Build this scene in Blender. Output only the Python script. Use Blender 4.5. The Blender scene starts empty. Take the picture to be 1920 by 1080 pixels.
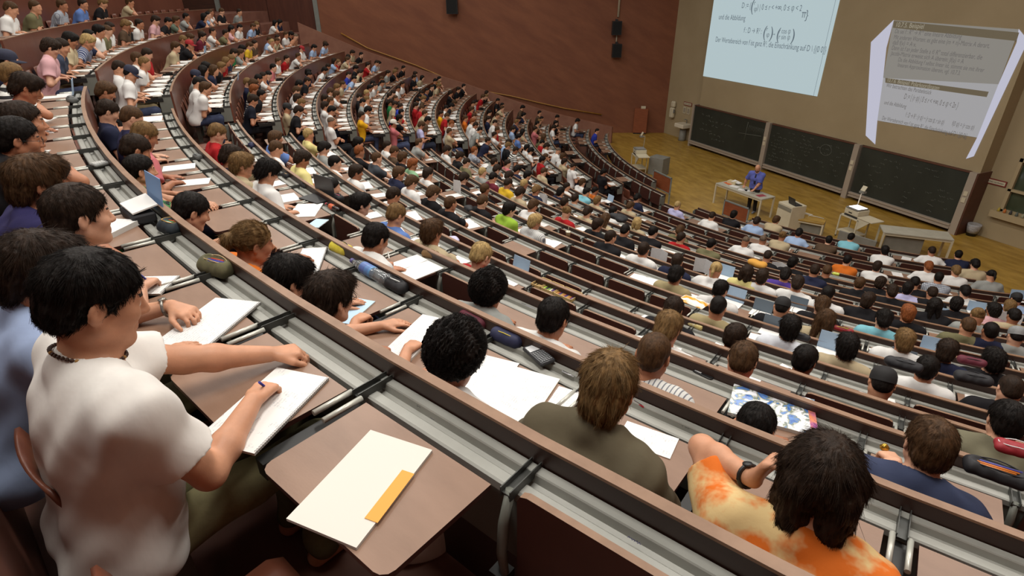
import bpy, math, random, time
import numpy as np
from mathutils import Matrix, Vector
T0 = time.time()
RNG = np.random.default_rng(7)
rnd = random.Random(11)
scene = bpy.context.scene
COL = scene.collection
H = 6.94                       # height of the camera above the stage floor
# ---------------------------------------------------------------- hall geometry
FPX = 1063.51258
RM = np.array([[-0.4020823562949416, -0.42388690580152283, 0.8115723441852356],
               [0.9155869484540411, -0.1914747747680851, 0.3536070565587291],
               [-0.005506230736611096, -0.8852442045659051, -0.46509394718223673]])
CX, CY = 14.384102, 32.043248
TT = {-3: -.40, -2: 0.092, -1: .584, 0: 1.073, 1: 1.546, 2: 2.006, 3: 2.497, 4: 2.96, 5: 3.317, 6: 3.648, 7: 3.971, 8: 4.272,
      9: 4.592, 10: 4.912, 11: 5.231, 12: 5.51, 13: 5.718, 14: 5.886, 15: 6.03, 16: 6.16}
RR = {-3: 37.16, -2: 36.215, -1: 35.265, 0: 34.308, 1: 33.415, 2: 32.503, 3: 31.567, 4: 30.623, 5: 29.659, 6: 28.673, 7: 27.755,
      8: 26.797, 9: 25.846, 10: 24.89, 11: 23.934, 12: 22.96, 13: 22.004, 14: 21.065, 15: 20.158, 16: 19.266}
EE = [0.0989725, 0, -0.27768593, -0.06061101, 0.06718505, -0.23098247, -0.01182137, -0.13627909]

def ray(x, y): return RM @ np.array([x - 960., y - 540., FPX])
def onz(x, y, t):
    w = ray(x, y); return w / -w[2] * t
def onB(x, y, B):
    w = ray(x, y); return w / w[1] * B
def proj(P):
    c = np.asarray(P, float) @ RM
    return np.stack([960 + FPX * c[..., 0] / c[..., 2], 540 + FPX * c[..., 1] / c[..., 2]], -1)
def depth_of(P): return float((np.asarray(P) @ RM)[2])
def rad(k, th):
    kk = (k - 6) / 10; u = np.asarray(th, float) - EE[0]
    return RR[k] + np.where(u < 0, EE[2] + EE[4] * kk, EE[3] + EE[5] * kk) * 30 * u ** 4 + 30 * np.where(u < 0, EE[6] + EE[7] * kk, 0) * u ** 2
def pol(P):
    dx = P[0] - CX; dy = CY - P[1]; return math.hypot(dx, dy), math.atan2(dx, dy)
def rim2(k, th, o=0.):
    """point(s) on the rim of row k in hall plan (A to the far side, B to the stage), o metres behind it"""
    th = np.asarray(th, float); e = 1e-3
    def q(t):
        r = rad(k, t); return np.stack([CX + r * np.sin(t), CY - r * np.cos(t)], -1)
    p = q(th); d = q(th + e) - q(th - e); d = d / np.linalg.norm(d, axis=-1, keepdims=True)
    n = np.stack([d[..., 1], -d[..., 0]], -1)
    return p + n * np.asarray(o)[..., None] if np.ndim(o) else p + n * o
def W(A, B, z): return Vector((-float(A), float(B), float(z) + H))   # camera-relative hall coords -> world
def wv(P): return W(P[0], P[1], P[2])
def yaw_at(k, th):
    a = rim2(k, th - .002); b = rim2(k, th + .002)
    tx, ty = -(a[0] - b[0]), (a[1] - b[1])
    return math.atan2(ty, tx)                # world yaw: local +y looks over the desk to the stage
def zrim(k): return H - TT[k]
# ---------------------------------------------------------------- materials
MATS = {}
def srgb(c):
    return tuple(((v / 255.) / 12.92 if v / 255. <= .04045 else ((v / 255. + .055) / 1.055) ** 2.4) for v in c)
def mat(name, rgb, rough=.6, metal=0., noise=0., nscale=8., rgb2=None, bump=0., bscale=60., stretch=None, emit=None, estr=0., spec=None, detail=4., alpha=None, trans=0., coords='Object', sss=0., ramp=(.35, .65)):
    if name in MATS: return MATS[name]
    m = bpy.data.materials.new(name); m.use_nodes = True
    nt = m.node_tree; N = nt.nodes; L = nt.links
    b = N['Principled BSDF']
    b.inputs['Base Color'].default_value = (*srgb(rgb), 1); b.inputs['Roughness'].default_value = rough
    b.inputs['Metallic'].default_value = metal
    if spec is not None: b.inputs['Specular IOR Level'].default_value = spec
    if trans: b.inputs['Transmission Weight'].default_value = trans
    if sss:
        b.inputs['Subsurface Weight'].default_value = sss; b.inputs['Subsurface Radius'].default_value = (.02, .008, .004); b.inputs['Subsurface Scale'].default_value = 1.
    if emit:
        b.inputs['Emission Color'].default_value = (*srgb(emit), 1); b.inputs['Emission Strength'].default_value = estr
    if rgb2 or bump:
        tc = N.new('ShaderNodeTexCoord'); mp = N.new('ShaderNodeMapping'); L.new(tc.outputs[coords], mp.inputs['Vector'])
        if stretch: mp.inputs['Scale'].default_value = stretch[:3]; mp.inputs['Rotation'].default_value = stretch[3:6] if len(stretch) > 3 else (0, 0, 0)
    if rgb2:
        n = N.new('ShaderNodeTexNoise'); n.inputs['Scale'].default_value = nscale; n.inputs['Detail'].default_value = detail; n.inputs['Roughness'].default_value = .6
        L.new(mp.outputs[0], n.inputs['Vector'])
        r = N.new('ShaderNodeValToRGB'); r.color_ramp.elements[0].position = ramp[0]; r.color_ramp.elements[1].position = ramp[1]
        r.color_ramp.elements[0].color = (*srgb(rgb), 1); r.color_ramp.elements[1].color = (*srgb(rgb2), 1)
        L.new(n.outputs['Fac'], r.inputs['Fac']); L.new(r.outputs['Color'], b.inputs['Base Color'])
    if bump:
        n2 = N.new('ShaderNodeTexNoise'); n2.inputs['Scale'].default_value = bscale; n2.inputs['Detail'].default_value = 3
        L.new(mp.outputs[0], n2.inputs['Vector'])
        bu = N.new('ShaderNodeBump'); bu.inputs['Strength'].default_value = bump; bu.inputs['Distance'].default_value = .01
        L.new(n2.outputs['Fac'], bu.inputs['Height']); L.new(bu.outputs['Normal'], b.inputs['Normal'])
    MATS[name] = m
    return m
# ---------------------------------------------------------------- mesh helpers
def mesh_from(name, V, F, mats=(), midx=None, smooth=False):
    """V (n,3), F: (m,4) array or list of index lists"""
    me = bpy.data.meshes.new(name)
    V = np.asarray(V, np.float32)
    if isinstance(F, np.ndarray):
        n = len(F); w = F.shape[1]
        me.vertices.add(len(V)); me.vertices.foreach_set('co', V.ravel())
        me.loops.add(n * w); me.loops.foreach_set('vertex_index', F.astype(np.int32).ravel())
        me.polygons.add(n); me.polygons.foreach_set('loop_start', np.arange(0, n * w, w, dtype=np.int32))
    else:
        lens = np.array([len(f) for f in F], np.int32)
        me.vertices.add(len(V)); me.vertices.foreach_set('co', V.ravel())
        me.loops.add(int(lens.sum())); me.loops.foreach_set('vertex_index', np.concatenate([np.asarray(f, np.int32) for f in F]))
        me.polygons.add(len(F)); me.polygons.foreach_set('loop_start', np.concatenate([[0], np.cumsum(lens)[:-1]]).astype(np.int32))
    for m in mats: me.materials.append(m)
    if midx is not None: me.polygons.foreach_set('material_index', np.asarray(midx, np.int32))
    me.update(calc_edges=True)
    if smooth: me.polygons.foreach_set('use_smooth', np.ones(len(me.polygons), bool))
    me.validate()
    return me

class MB:
    """collects simple shapes into ONE mesh"""
    def __init__(s): s.V = []; s.F = []; s.M = []; s.S = []; s.n = 0
    def add(s, V, F, m=0, smooth=False):
        V = np.asarray(V, float); s.V.append(V)
        for f in F: s.F.append([i + s.n for i in f]); s.M.append(m); s.S.append(smooth)
        s.n += len(V); return s
    def box(s, lo, hi, m=0, M=None):
        x0, y0, z0 = lo; x1, y1, z1 = hi
        V = np.array([(x0, y0, z0), (x1, y0, z0), (x1, y1, z0), (x0, y1, z0), (x0, y0, z1), (x1, y0, z1), (x1, y1, z1), (x0, y1, z1)], float)
        if M is not None: V = np.array([M @ Vector(v) for v in V])
        return s.add(V, [(0, 3, 2, 1), (4, 5, 6, 7), (0, 1, 5, 4), (1, 2, 6, 5), (2, 3, 7, 6), (3, 0, 4, 7)], m)
    def bbox(s, lo, hi, b=.004, m=0, M=None):
        """box with chamfered vertical and top edges"""
        x0, y0, z0 = lo; x1, y1, z1 = hi; b = min(b, (x1 - x0) / 3, (y1 - y0) / 3, (z1 - z0) / 3)
        def ring(i, z): return [(x0 + i + b, y0 + i, z), (x1 - i - b, y0 + i, z), (x1 - i, y0 + i + b, z), (x1 - i, y1 - i - b, z), (x1 - i - b, y1 - i, z), (x0 + i + b, y1 - i, z), (x0 + i, y1 - i - b, z), (x0 + i, y0 + i + b, z)]
        V = np.array(ring(b * .6, z0) + ring(0, z0 + b) + ring(0, z1 - b) + ring(b * .6, z1), float)
        if M is not None: V = np.array([M @ Vector(v) for v in V])
        F = [tuple(range(7, -1, -1)), tuple(range(24, 32))]
        for r in range(3):
            for j in range(8): F.append((r * 8 + j, r * 8 + (j + 1) % 8, r * 8 + 8 + (j + 1) % 8, r * 8 + 8 + j))
        return s.add(V, F, m)
    def tube(s, pts, r, n=8, m=0, caps=True, smooth=True):
        pts = [np.asarray(p, float) for p in pts]; rs = r if np.ndim(r) else [r] * len(pts)
        V = []; prev = None
        for i, p in enumerate(pts):
            d = pts[min(i + 1, len(pts) - 1)] - pts[max(i - 1, 0)]; d = d / (np.linalg.norm(d) + 1e-12)
            if prev is None:
                u = np.cross(d, (0, 0, 1.)); u = np.cross(d, (1., 0, 0)) if np.linalg.norm(u) < 1e-3 else u
            else: u = prev - d * (prev @ d)
            u /= np.linalg.norm(u) + 1e-12; prev = u; v = np.cross(d, u)
            for j in range(n):
                a = 2 * math.pi * j / n; V.append(p + rs[i] * (u * math.cos(a) + v * math.sin(a)))
        F = [(i * n + j, i * n + (j + 1) % n, (i + 1) * n + (j + 1) % n, (i + 1) * n + j) for i in range(len(pts) - 1) for j in range(n)]
        s.add(V, F, m, smooth)
        if caps:
            k = s.n - len(V); L = len(pts) - 1
            s.F.append([k + j for j in range(n - 1, -1, -1)]); s.F.append([k + L * n + j for j in range(n)]); s.M += [m, m]; s.S += [False, False]
        return s
    def lathe(s, prof, c=(0, 0, 0), n=20, m=0, smooth=True, M=None):
        """profile (r,z) revolved about z"""
        V = []
        for r, z in prof:
            for j in range(n):
                a = 2 * math.pi * j / n; V.append((c[0] + r * math.cos(a), c[1] + r * math.sin(a), c[2] + z))
        if M is not None: V = [M @ Vector(v) for v in V]
        F = [(i * n + j, i * n + (j + 1) % n, (i + 1) * n + (j + 1) % n, (i + 1) * n + j) for i in range(len(prof) - 1) for j in range(n)]
        F.append(tuple(range(n - 1, -1, -1))); F.append(tuple((len(prof) - 1) * n + j for j in range(n)))
        return s.add(V, F, m, smooth)
    def prism(s, poly, z0, z1, m=0, M=None):
        n = len(poly); V = [(x, y, z0) for x, y in poly] + [(x, y, z1) for x, y in poly]
        if M is not None: V = [M @ Vector(v) for v in V]
        F = [tuple(range(n - 1, -1, -1)), tuple(range(n, 2 * n))] + [(j, (j + 1) % n, n + (j + 1) % n, n + j) for j in range(n)]
        return s.add(V, F, m)
    def mesh(s, name, mats):
        me = mesh_from(name, np.concatenate(s.V), s.F, mats, s.M)
        me.polygons.foreach_set('use_smooth', np.array(s.S, bool)); return me
    def obj(s, name, mats, parent=None, M=None):
        return link(name, s.mesh(name, mats), parent, M)

def link(name, data, parent=None, M=None):
    o = bpy.data.objects.new(name, data); COL.objects.link(o)
    if parent is not None: o.parent = parent
    if M is not None: o.matrix_local = M
    return o
def tag(o, label=None, cat=None, group=None, kind=None):
    if label: o['label'] = label
    if cat: o['category'] = cat
    if group: o['group'] = group
    if kind: o['kind'] = kind
    return o
def thing(name, label, cat, M=None, group=None):
    o = bpy.data.objects.new(name, None); COL.objects.link(o); o.empty_display_size = .1
    if M is not None: o.matrix_world = M
    return tag(o, label, cat, group)
def TR(loc, yaw=0.): return Matrix.Translation(Vector(loc)) @ Matrix.Rotation(yaw, 4, 'Z')
def struct(name, mb, mats):
    o = mb.obj(name, mats); o['kind'] = 'structure'; return o
ORD = ['zeroth', 'first', 'second', 'third', 'fourth', 'fifth', 'sixth', 'seventh', 'eighth', 'ninth', 'tenth', 'eleventh', 'twelfth', 'thirteenth', 'fourteenth', 'fifteenth', 'sixteenth', 'seventeenth', 'eighteenth', 'nineteenth', 'twentieth']
def ordi(n):
    if n < len(ORD): return ORD[n]
    return '%d%s' % (n, {1: 'st', 2: 'nd', 3: 'rd'}.get(n % 10, 'th'))

# ---------------------------------------------------------------- signed distance bodies
def v3(*a): return np.array(a, float)
class SDF:
    """ordered list of smooth unions / cuts; evaluated only where it matters"""
    def __init__(s): s.ops = []
    def rc(s, a, b, r1, r2=None, k=.02, op='add', sq=None):
        a = np.asarray(a, float); b = np.asarray(b, float); r2 = r1 if r2 is None else r2; R = max(r1, r2)
        s.ops.append((op, 'rc', (a, b, r1, r2), k, np.minimum(a, b) - R, np.maximum(a, b) + R)); return s
    def el(s, c, r, k=.02, op='add', rot=None):
        c = np.asarray(c, float); r = np.asarray(r, float) * np.ones(3); m = r.max()
        s.ops.append((op, 'el', (c, r, None if rot is None else np.asarray(rot)), k, c - m, c + m)); return s
    def plane(s, n, d, k=.004):
        """keep the side where n.p < d"""
        n = np.asarray(n, float); n = n / np.linalg.norm(n); s.ops.append(('clip', 'pl', (n, d), k, None, None)); return s
    def extend(s, o): s.ops += o.ops; return s
    def bounds(s):
        lo = np.min([o[4] for o in s.ops if o[0] == 'add'], axis=0); hi = np.max([o[5] for o in s.ops if o[0] == 'add'], axis=0); return lo, hi
    def ev(s, P, off=0., margin=.06):
        d = np.full(len(P), 1., np.float32)
        for op, ty, a, k, lo, hi in s.ops:
            if ty == 'pl':
                q = P @ a[0].astype(np.float32) - np.float32(a[1]); d = np.maximum(d, q); continue
            mg = margin + k + off
            idx = np.flatnonzero(((P > lo - mg) & (P < hi + mg)).all(1))
            if not len(idx): continue
            p = P[idx]
            if ty == 'rc':
                A, B, r1, r2 = a; ba = (B - A).astype(np.float32); L = float(ba @ ba) + 1e-12
                h = np.clip(((p - A.astype(np.float32)) @ ba) / L, 0, 1)
                q = np.linalg.norm(p - A.astype(np.float32) - h[:, None] * ba, axis=1) - (r1 + (r2 - r1) * h) - off
            else:
                c, r, rot = a; x = p - c.astype(np.float32)
                if rot is not None: x = x @ rot.astype(np.float32)
                rr = (r + off).astype(np.float32)
                k0 = np.linalg.norm(x / rr, axis=1); k1 = np.linalg.norm(x / rr ** 2, axis=1) + 1e-9
                q = k0 * (k0 - 1) / k1
            e = d[idx]
            if op == 'add':
                hh = np.maximum(k - np.abs(e - q), 0) / max(k, 1e-6); d[idx] = np.minimum(e, q) - hh * hh * k * .25
            else:
                q = -q; hh = np.maximum(k - np.abs(e - q), 0) / max(k, 1e-6); d[idx] = np.maximum(e, q) + hh * hh * k * .25
        return d

def polygonise(fn, lo, hi, h):
    """surface nets of fn(points)->distance inside the box; evaluates only near the surface"""
    lo = np.asarray(lo, float) - 2 * h; hi = np.asarray(hi, float) + 2 * h
    nb = np.maximum(np.ceil((hi - lo) / (4 * h)).astype(int), 1); n = nb * 4 + 1
    ax = [lo[i] + np.arange(nb[i] + 1) * 4 * h for i in range(3)]
    Cp = np.stack(np.meshgrid(*ax, indexing='ij'), -1).reshape(-1, 3).astype(np.float32)
    dc = fn(Cp).reshape(nb + 1)
    cmin = np.full(nb, 9., np.float32); cab = np.full(nb, 9., np.float32)
    for dx in (0, 1):
        for dy in (0, 1):
            for dz in (0, 1):
                q = dc[dx:dx + nb[0], dy:dy + nb[1], dz:dz + nb[2]]; cab = np.minimum(cab, np.abs(q))
    act = np.argwhere(cab < 4 * h * 1.35 + .012)
    G = np.full(n, 1., np.float32)
    # inside sign for untouched nodes
    up = dc.repeat(4, 0).repeat(4, 1).repeat(4, 2)[:n[0], :n[1], :n[2]]; G = np.where(up < 0, -1., 1.).astype(np.float32)
    mask = np.zeros(n, bool)
    o5 = np.arange(5)
    I = (act[:, 0, None] * 4 + o5)[:, :, None, None]; J = (act[:, 1, None] * 4 + o5)[:, None, :, None]; K = (act[:, 2, None] * 4 + o5)[:, None, None, :]
    mask[I, J, K] = True
    ids = np.argwhere(mask)
    P = (lo + ids * h).astype(np.float32)
    G[mask] = fn(P)
    S = G < 0
    c = np.zeros(np.array(n) - 1, np.int8)
    for dx in (0, 1):
        for dy in (0, 1):
            for dz in (0, 1): c += S[dx:dx + n[0] - 1, dy:dy + n[1] - 1, dz:dz + n[2] - 1]
    cells = np.argwhere((c > 0) & (c < 8))
    if not len(cells): return np.zeros((0, 3)), np.zeros((0, 4), int)
    acc = np.zeros((len(cells), 3)); cnt = np.zeros(len(cells))
    corners = [(a, b, d) for a in (0, 1) for b in (0, 1) for d in (0, 1)]
    for i in range(3):
        for (a, b) in ((0, 0), (0, 1), (1, 0), (1, 1)):
            p0 = [0, 0, 0]; o = [j for j in range(3) if j != i]; p0[o[0]] = a; p0[o[1]] = b; p1 = list(p0); p1[i] = 1
            g0 = G[cells[:, 0] + p0[0], cells[:, 1] + p0[1], cells[:, 2] + p0[2]]; g1 = G[cells[:, 0] + p1[0], cells[:, 1] + p1[1], cells[:, 2] + p1[2]]
            x = (g0 < 0) != (g1 < 0); t = np.where(x, g0 / np.where(x, g0 - g1, 1), 0)
            q = np.zeros((len(cells), 3)); q[:, i] = t; q[:, o[0]] = a; q[:, o[1]] = b
            acc += q * x[:, None]; cnt += x
    V = lo + (cells + acc / cnt[:, None]) * h
    idx = np.full(np.array(n) - 1, -1, np.int32); idx[tuple(cells.T)] = np.arange(len(cells))
    F = []
    for i in range(3):
        o = [j for j in range(3) if j != i]
        sl0 = [slice(None)] * 3; sl1 = [slice(None)] * 3; sl0[i] = slice(0, n[i] - 1); sl1[i] = slice(1, n[i])
        e = S[tuple(sl0)] != S[tuple(sl1)]
        w = np.argwhere(e); w = w[(w[:, o[0]] > 0) & (w[:, o[1]] > 0) & (w[:, o[0]] < n[o[0]] - 1) & (w[:, o[1]] < n[o[1]] - 1)]
        if not len(w): continue
        def at(a, b):
            q = w.copy(); q[:, o[0]] -= a; q[:, o[1]] -= b; return idx[tuple(q.T)]
        quad = np.stack([at(0, 0), at(1, 0), at(1, 1), at(0, 1)], 1)
        neg = S[tuple(w.T)]
        if i == 1: neg = ~neg
        quad[~neg] = quad[~neg][:, ::-1]
        F.append(quad)
    F = np.concatenate(F); F = F[(F >= 0).all(1)]
    E = np.concatenate([F[:, [0, 1]], F[:, [1, 2]], F[:, [2, 3]], F[:, [3, 0]]]); E = np.concatenate([E, E[:, ::-1]])
    n_ = np.bincount(E[:, 0], minlength=len(V)) + 1e-9
    for lam in (.5, -.35, .5):
        A = np.stack([np.bincount(E[:, 0], V[E[:, 1], i], minlength=len(V)) for i in range(3)], 1) / n_[:, None]
        V = np.where((n_ > .5)[:, None], V + lam * (A - V), V)
    return V, F

def fold_noise(P, amp, sc=1., seed=0.):
    x, y, z = P[:, 0] * sc + seed, P[:, 1] * sc - seed * .7, P[:, 2] * sc + seed * .3
    w = np.sin(9 * x + 4 * z) + np.sin(11 * y - 6 * z + 1.3)
    return amp * (np.sin(34 * z + 16 * x + 2.2 * w) * .6 + np.sin(27 * y + 21 * z - 1.7 * w + 2) * .5 + .5 * np.sin(52 * x - 30 * z + 1.5 * w))

# ---------------------------------------------------------------- people
def nrm(v): v = np.asarray(v, float); return v / (np.linalg.norm(v) + 1e-12)
def rotm(yaw=0, pitch=0, roll=0):
    """head turn: yaw to its left +, pitch down +, roll; degrees"""
    y, p, r = (math.radians(a) for a in (yaw, pitch, roll))
    return np.array((Matrix.Rotation(y, 3, 'Z') @ Matrix.Rotation(-p, 3, 'X') @ Matrix.Rotation(r, 3, 'Y')))
FINGERS = {'flat': (8, 12, 8), 'relaxed': (24, 30, 20), 'fist': (75, 85, 50), 'pen': (42, 52, 30), 'soft': (40, 42, 25), 'claw': (30, 62, 40)}

class Pose:
    def __init__(s, lean=22, side=0, twist=0, yaw=0, pitch=18, roll=0, hands=None, sleeve='short', head=None, sit=True, sc=1., legs=None, build=1., stand=False, hip=None):
        s.sc = sc; s.sleeve = sleeve; s.build = build; s.stand = stand
        a, b = math.radians(lean), math.radians(side)
        u = nrm((math.sin(b), math.sin(a), math.cos(a) * math.cos(b)))
        hz = .93 if stand else .53
        pel = np.array((0., 0., hz)) if hip is None else np.asarray(hip, float)
        f = nrm(u * .55 + np.array((0, .28, .8)))
        hc0 = u * .50 + f * .165
        st = 1.
        if head is not None:
            head = np.asarray(head, float); st = min(max((head[2] - hz) / hc0[2], .8), 1.2)
            pel = np.array((head[0] - hc0[0] * st, head[1] - hc0[1] * st, hz)); pel[2] = head[2] - hc0[2] * st
        s.u = u; s.pel = pel; s.nb = pel + u * .50 * st; s.hc = pel + hc0 * st; s.chest = pel + u * .31 * st; s.st = st
        t = math.radians(twist); rx = nrm(np.array((math.cos(t), math.sin(t), 0)) - u * (u @ np.array((math.cos(t), math.sin(t), 0)))); s.rx = rx
        s.fw = np.cross(u, rx)
        sh = pel + u * .445 * st
        w = .178 * build
        s.S = [sh - rx * w, sh + rx * w]      # left (-x), right (+x)
        s.HR = rotm(yaw, pitch, roll)
        s.E = []; s.Wr = []; s.hand = []
        hands = hands or [None, None]
        for i in (0, 1):
            sg = -1 if i == 0 else 1
            h = hands[i] or {}
            w = np.asarray(h.get('w', (sg * .13, .30, .755)), float)
            S = s.S[i]; L1, L2 = .285, .255
            d = w - S; D = np.linalg.norm(d)
            if D > .985 * (L1 + L2): w = S + d / D * .985 * (L1 + L2); d = w - S; D = np.linalg.norm(d)
            D = max(D, .12)
            pole = nrm(h.get('pole', (sg * .75, -.25, -.55)))
            ax = nrm(d); pl = nrm(pole - ax * (pole @ ax))
            x = (L1 * L1 - L2 * L2 + D * D) / (2 * D); y = math.sqrt(max(L1 * L1 - x * x, 1e-4))
            e = S + ax * x + pl * y
            s.E.append(e); s.Wr.append(w)
            fd = nrm(h.get('f', nrm(w - e) * .6 + np.array((-sg * .35, .5, -.1)))); up = np.asarray(h.get('n', (0, 0, 1.)), float); up = nrm(up - fd * (up @ fd))
            s.hand.append((fd, up, h.get('g', 'relaxed'), h.get('spread', .0)))
        kn = legs or [(-.10, .44, .53), (.10, .44, .53)]
        s.legs = []
        for i in (0, 1):
            sg = -1 if i == 0 else 1
            hp = pel + rx * sg * .085 + np.array((0, .0, -.03))
            if stand: k = hp + np.array((sg * .01, .03, -.42)); a = np.array((hp[0] + sg * .02, hp[1] - .02, .09))
            else: k = np.asarray(kn[i], float); a = np.array((k[0], k[1] - .06, .09))
            s.legs.append((hp, k, a))
    def headM(s):
        M = Matrix.Identity(4)
        for i in range(3):
            for j in range(3): M[i][j] = s.HR[i][j]
            M[i][3] = s.hc[i]
        return M

def torso_ops(s, P, grow=0., k=.05):
    u, rx, fw = P.u, P.rx, P.fw; b = P.build; st = P.st
    pel, ch = P.pel, P.chest
    s.rc(pel - rx * .075 * b, pel + rx * .075 * b, .118 * b + grow, k=.03)
    mid = pel + u * .15 * st
    s.rc(mid - rx * .062 * b + fw * .01, mid + rx * .062 * b + fw * .01, .108 * b + grow, k=.07)
    s.rc(ch - rx * .078 * b, ch + rx * .078 * b, .112 * b + grow, k=.08)
    up = pel + u * .40 * st
    s.rc(up - rx * .105 * b - fw * .012, up + rx * .105 * b - fw * .012, .078 * b + grow, k=.07)
    for i in (0, 1):
        s.rc(P.nb + u * .015 - fw * .015, P.S[i] + u * .005, .048 + grow * .6, .062 * b + grow, k=.045)
    return s

def head_ops(s, P):
    R, c = P.HR, P.hc
    def q(*a): return c + R @ v3(*a)
    s.rc(P.nb - P.u * .03, q(0, -.022, -.045), .06, .056, k=.035)
    s.el(q(0, -.012, .032), (.077, .098, .086), k=.035, rot=R)
    s.el(q(0, .022, -.040), (.060, .068, .078), k=.03, rot=R)
    for sg in (-1, 1):
        s.rc(q(sg * .054, -.002, -.052), q(sg * .020, .064, -.098), .022, .017, k=.03)
        s.el(q(sg * .040, .055, -.022), (.026, .030, .026), k=.025, rot=R)
    s.el(q(0, .072, -.098), (.022, .019, .017), k=.02, rot=R)
    s.rc(q(-.034, .076, .022), q(.034, .076, .022), .0125, k=.02)
    for sg in (-1, 1): s.el(q(sg * .031, .099, .003), (.017, .014, .011), k=.012, op='sub', rot=R)
    for sg in (-1, 1): s.el(q(sg * .031, .0755, .003), (.0125,) * 3, k=.004, rot=R)
    s.rc(q(0, .084, .016), q(0, .108, -.026), .0085, .0115, k=.014)
    for sg in (-1, 1): s.el(q(sg * .0105, .098, -.031), (.0085, .010, .0075), k=.008, rot=R)
    s.rc(q(-.019, .083, -.0565), q(.019, .083, -.0565), .0075, k=.007)
    s.rc(q(-.016, .083, -.067), q(.016, .083, -.067), .0085, k=.007)
    for sg in (-1, 1):
        s.el(q(sg * .080, -.012, -.004), (.0085, .020, .032), k=.008, rot=R @ np.array(Matrix.Rotation(sg * .35, 3, 'Z')) @ np.array(Matrix.Rotation(-.2, 3, 'X')))
        s.el(q(sg * .090, -.006, -.002), (.008, .010, .018), k=.005, op='sub', rot=R)
    return s

def arm_ops(s, P, i, k=.03):
    S, E, w = P.S[i], P.E[i], P.Wr[i]; b = P.build
    s.rc(S, S + (E - S) * .5, .052 * b, .049 * b, k=k); s.rc(S + (E - S) * .45, E, .049 * b, .040 * b, k=k)
    d = E + (w - E) * .35
    s.rc(E, d, .040 * b, .041 * b, k=.02); s.rc(d, w, .040 * b, .0265 * b, k=.02)
    return s
def hand_ops(s, P, i, fine=True):
    w = P.Wr[i]; f, n, g, spread = P.hand[i]; sg = -1 if i == 0 else 1
    t = np.cross(n, f) * sg * 1.0     # towards the thumb: body-inward for a palm-down hand
    t = -t if (t @ np.array((sg, 0, 0))) > 0 and n[2] > .2 else t
    o = w + f * .012
    offs = (.030, .010, -.011, -.030); lens = (.070, .078, .072, .056)
    for j, a in enumerate(offs):
        kb = o + f * (.082 - abs(a - .008) * .28) + t * a
        s.rc(o + t * a * .55 + f * .012, kb, .0155, .0125, k=.012)
        if not fine: continue
    c = FINGERS[g]
    for j, a in enumerate(offs):
        kb = o + f * (.082 - abs(a - .008) * .28) + t * a
        ang = 0.; p = kb; r = .0098 - .0006 * (j == 3)
        extra = 1. if j else (.85 if g == 'pen' else 1.)
        for m, fr in enumerate((.46, .30, .24)):
            ang += math.radians(c[m] * extra)
            d = f * math.cos(ang) - n * math.sin(ang) + t * a * (1.2 + 5 * spread) * (m == 0)
            q = p + nrm(d) * lens[j] * fr
            s.rc(p, q, r, r - .0010, k=.004 if fine else .008); p = q; r -= .0010
    # thumb leaves the side of the palm near its base
    tb = o + f * .022 + t * .026 - n * .004
    out = {'fist': .35, 'pen': .45, 'flat': .75, 'relaxed': .6, 'soft': .5, 'claw': .75}[g]
    d1 = nrm(f * .8 + t * out - n * .25); t1 = tb + d1 * .042; d2 = nrm(f * 1.0 + t * (out - .45) - n * (.5 if g in ('pen', 'fist', 'soft') else .2)); t2 = t1 + d2 * .034; t3 = t2 + nrm(d2 - n * .15 - t * .15) * .026
    s.rc(tb, t1, .0155, .0125, k=.012); s.rc(t1, t2, .0120, .0108, k=.004); s.rc(t2, t3, .0105, .0085, k=.004)
    return s

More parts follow.
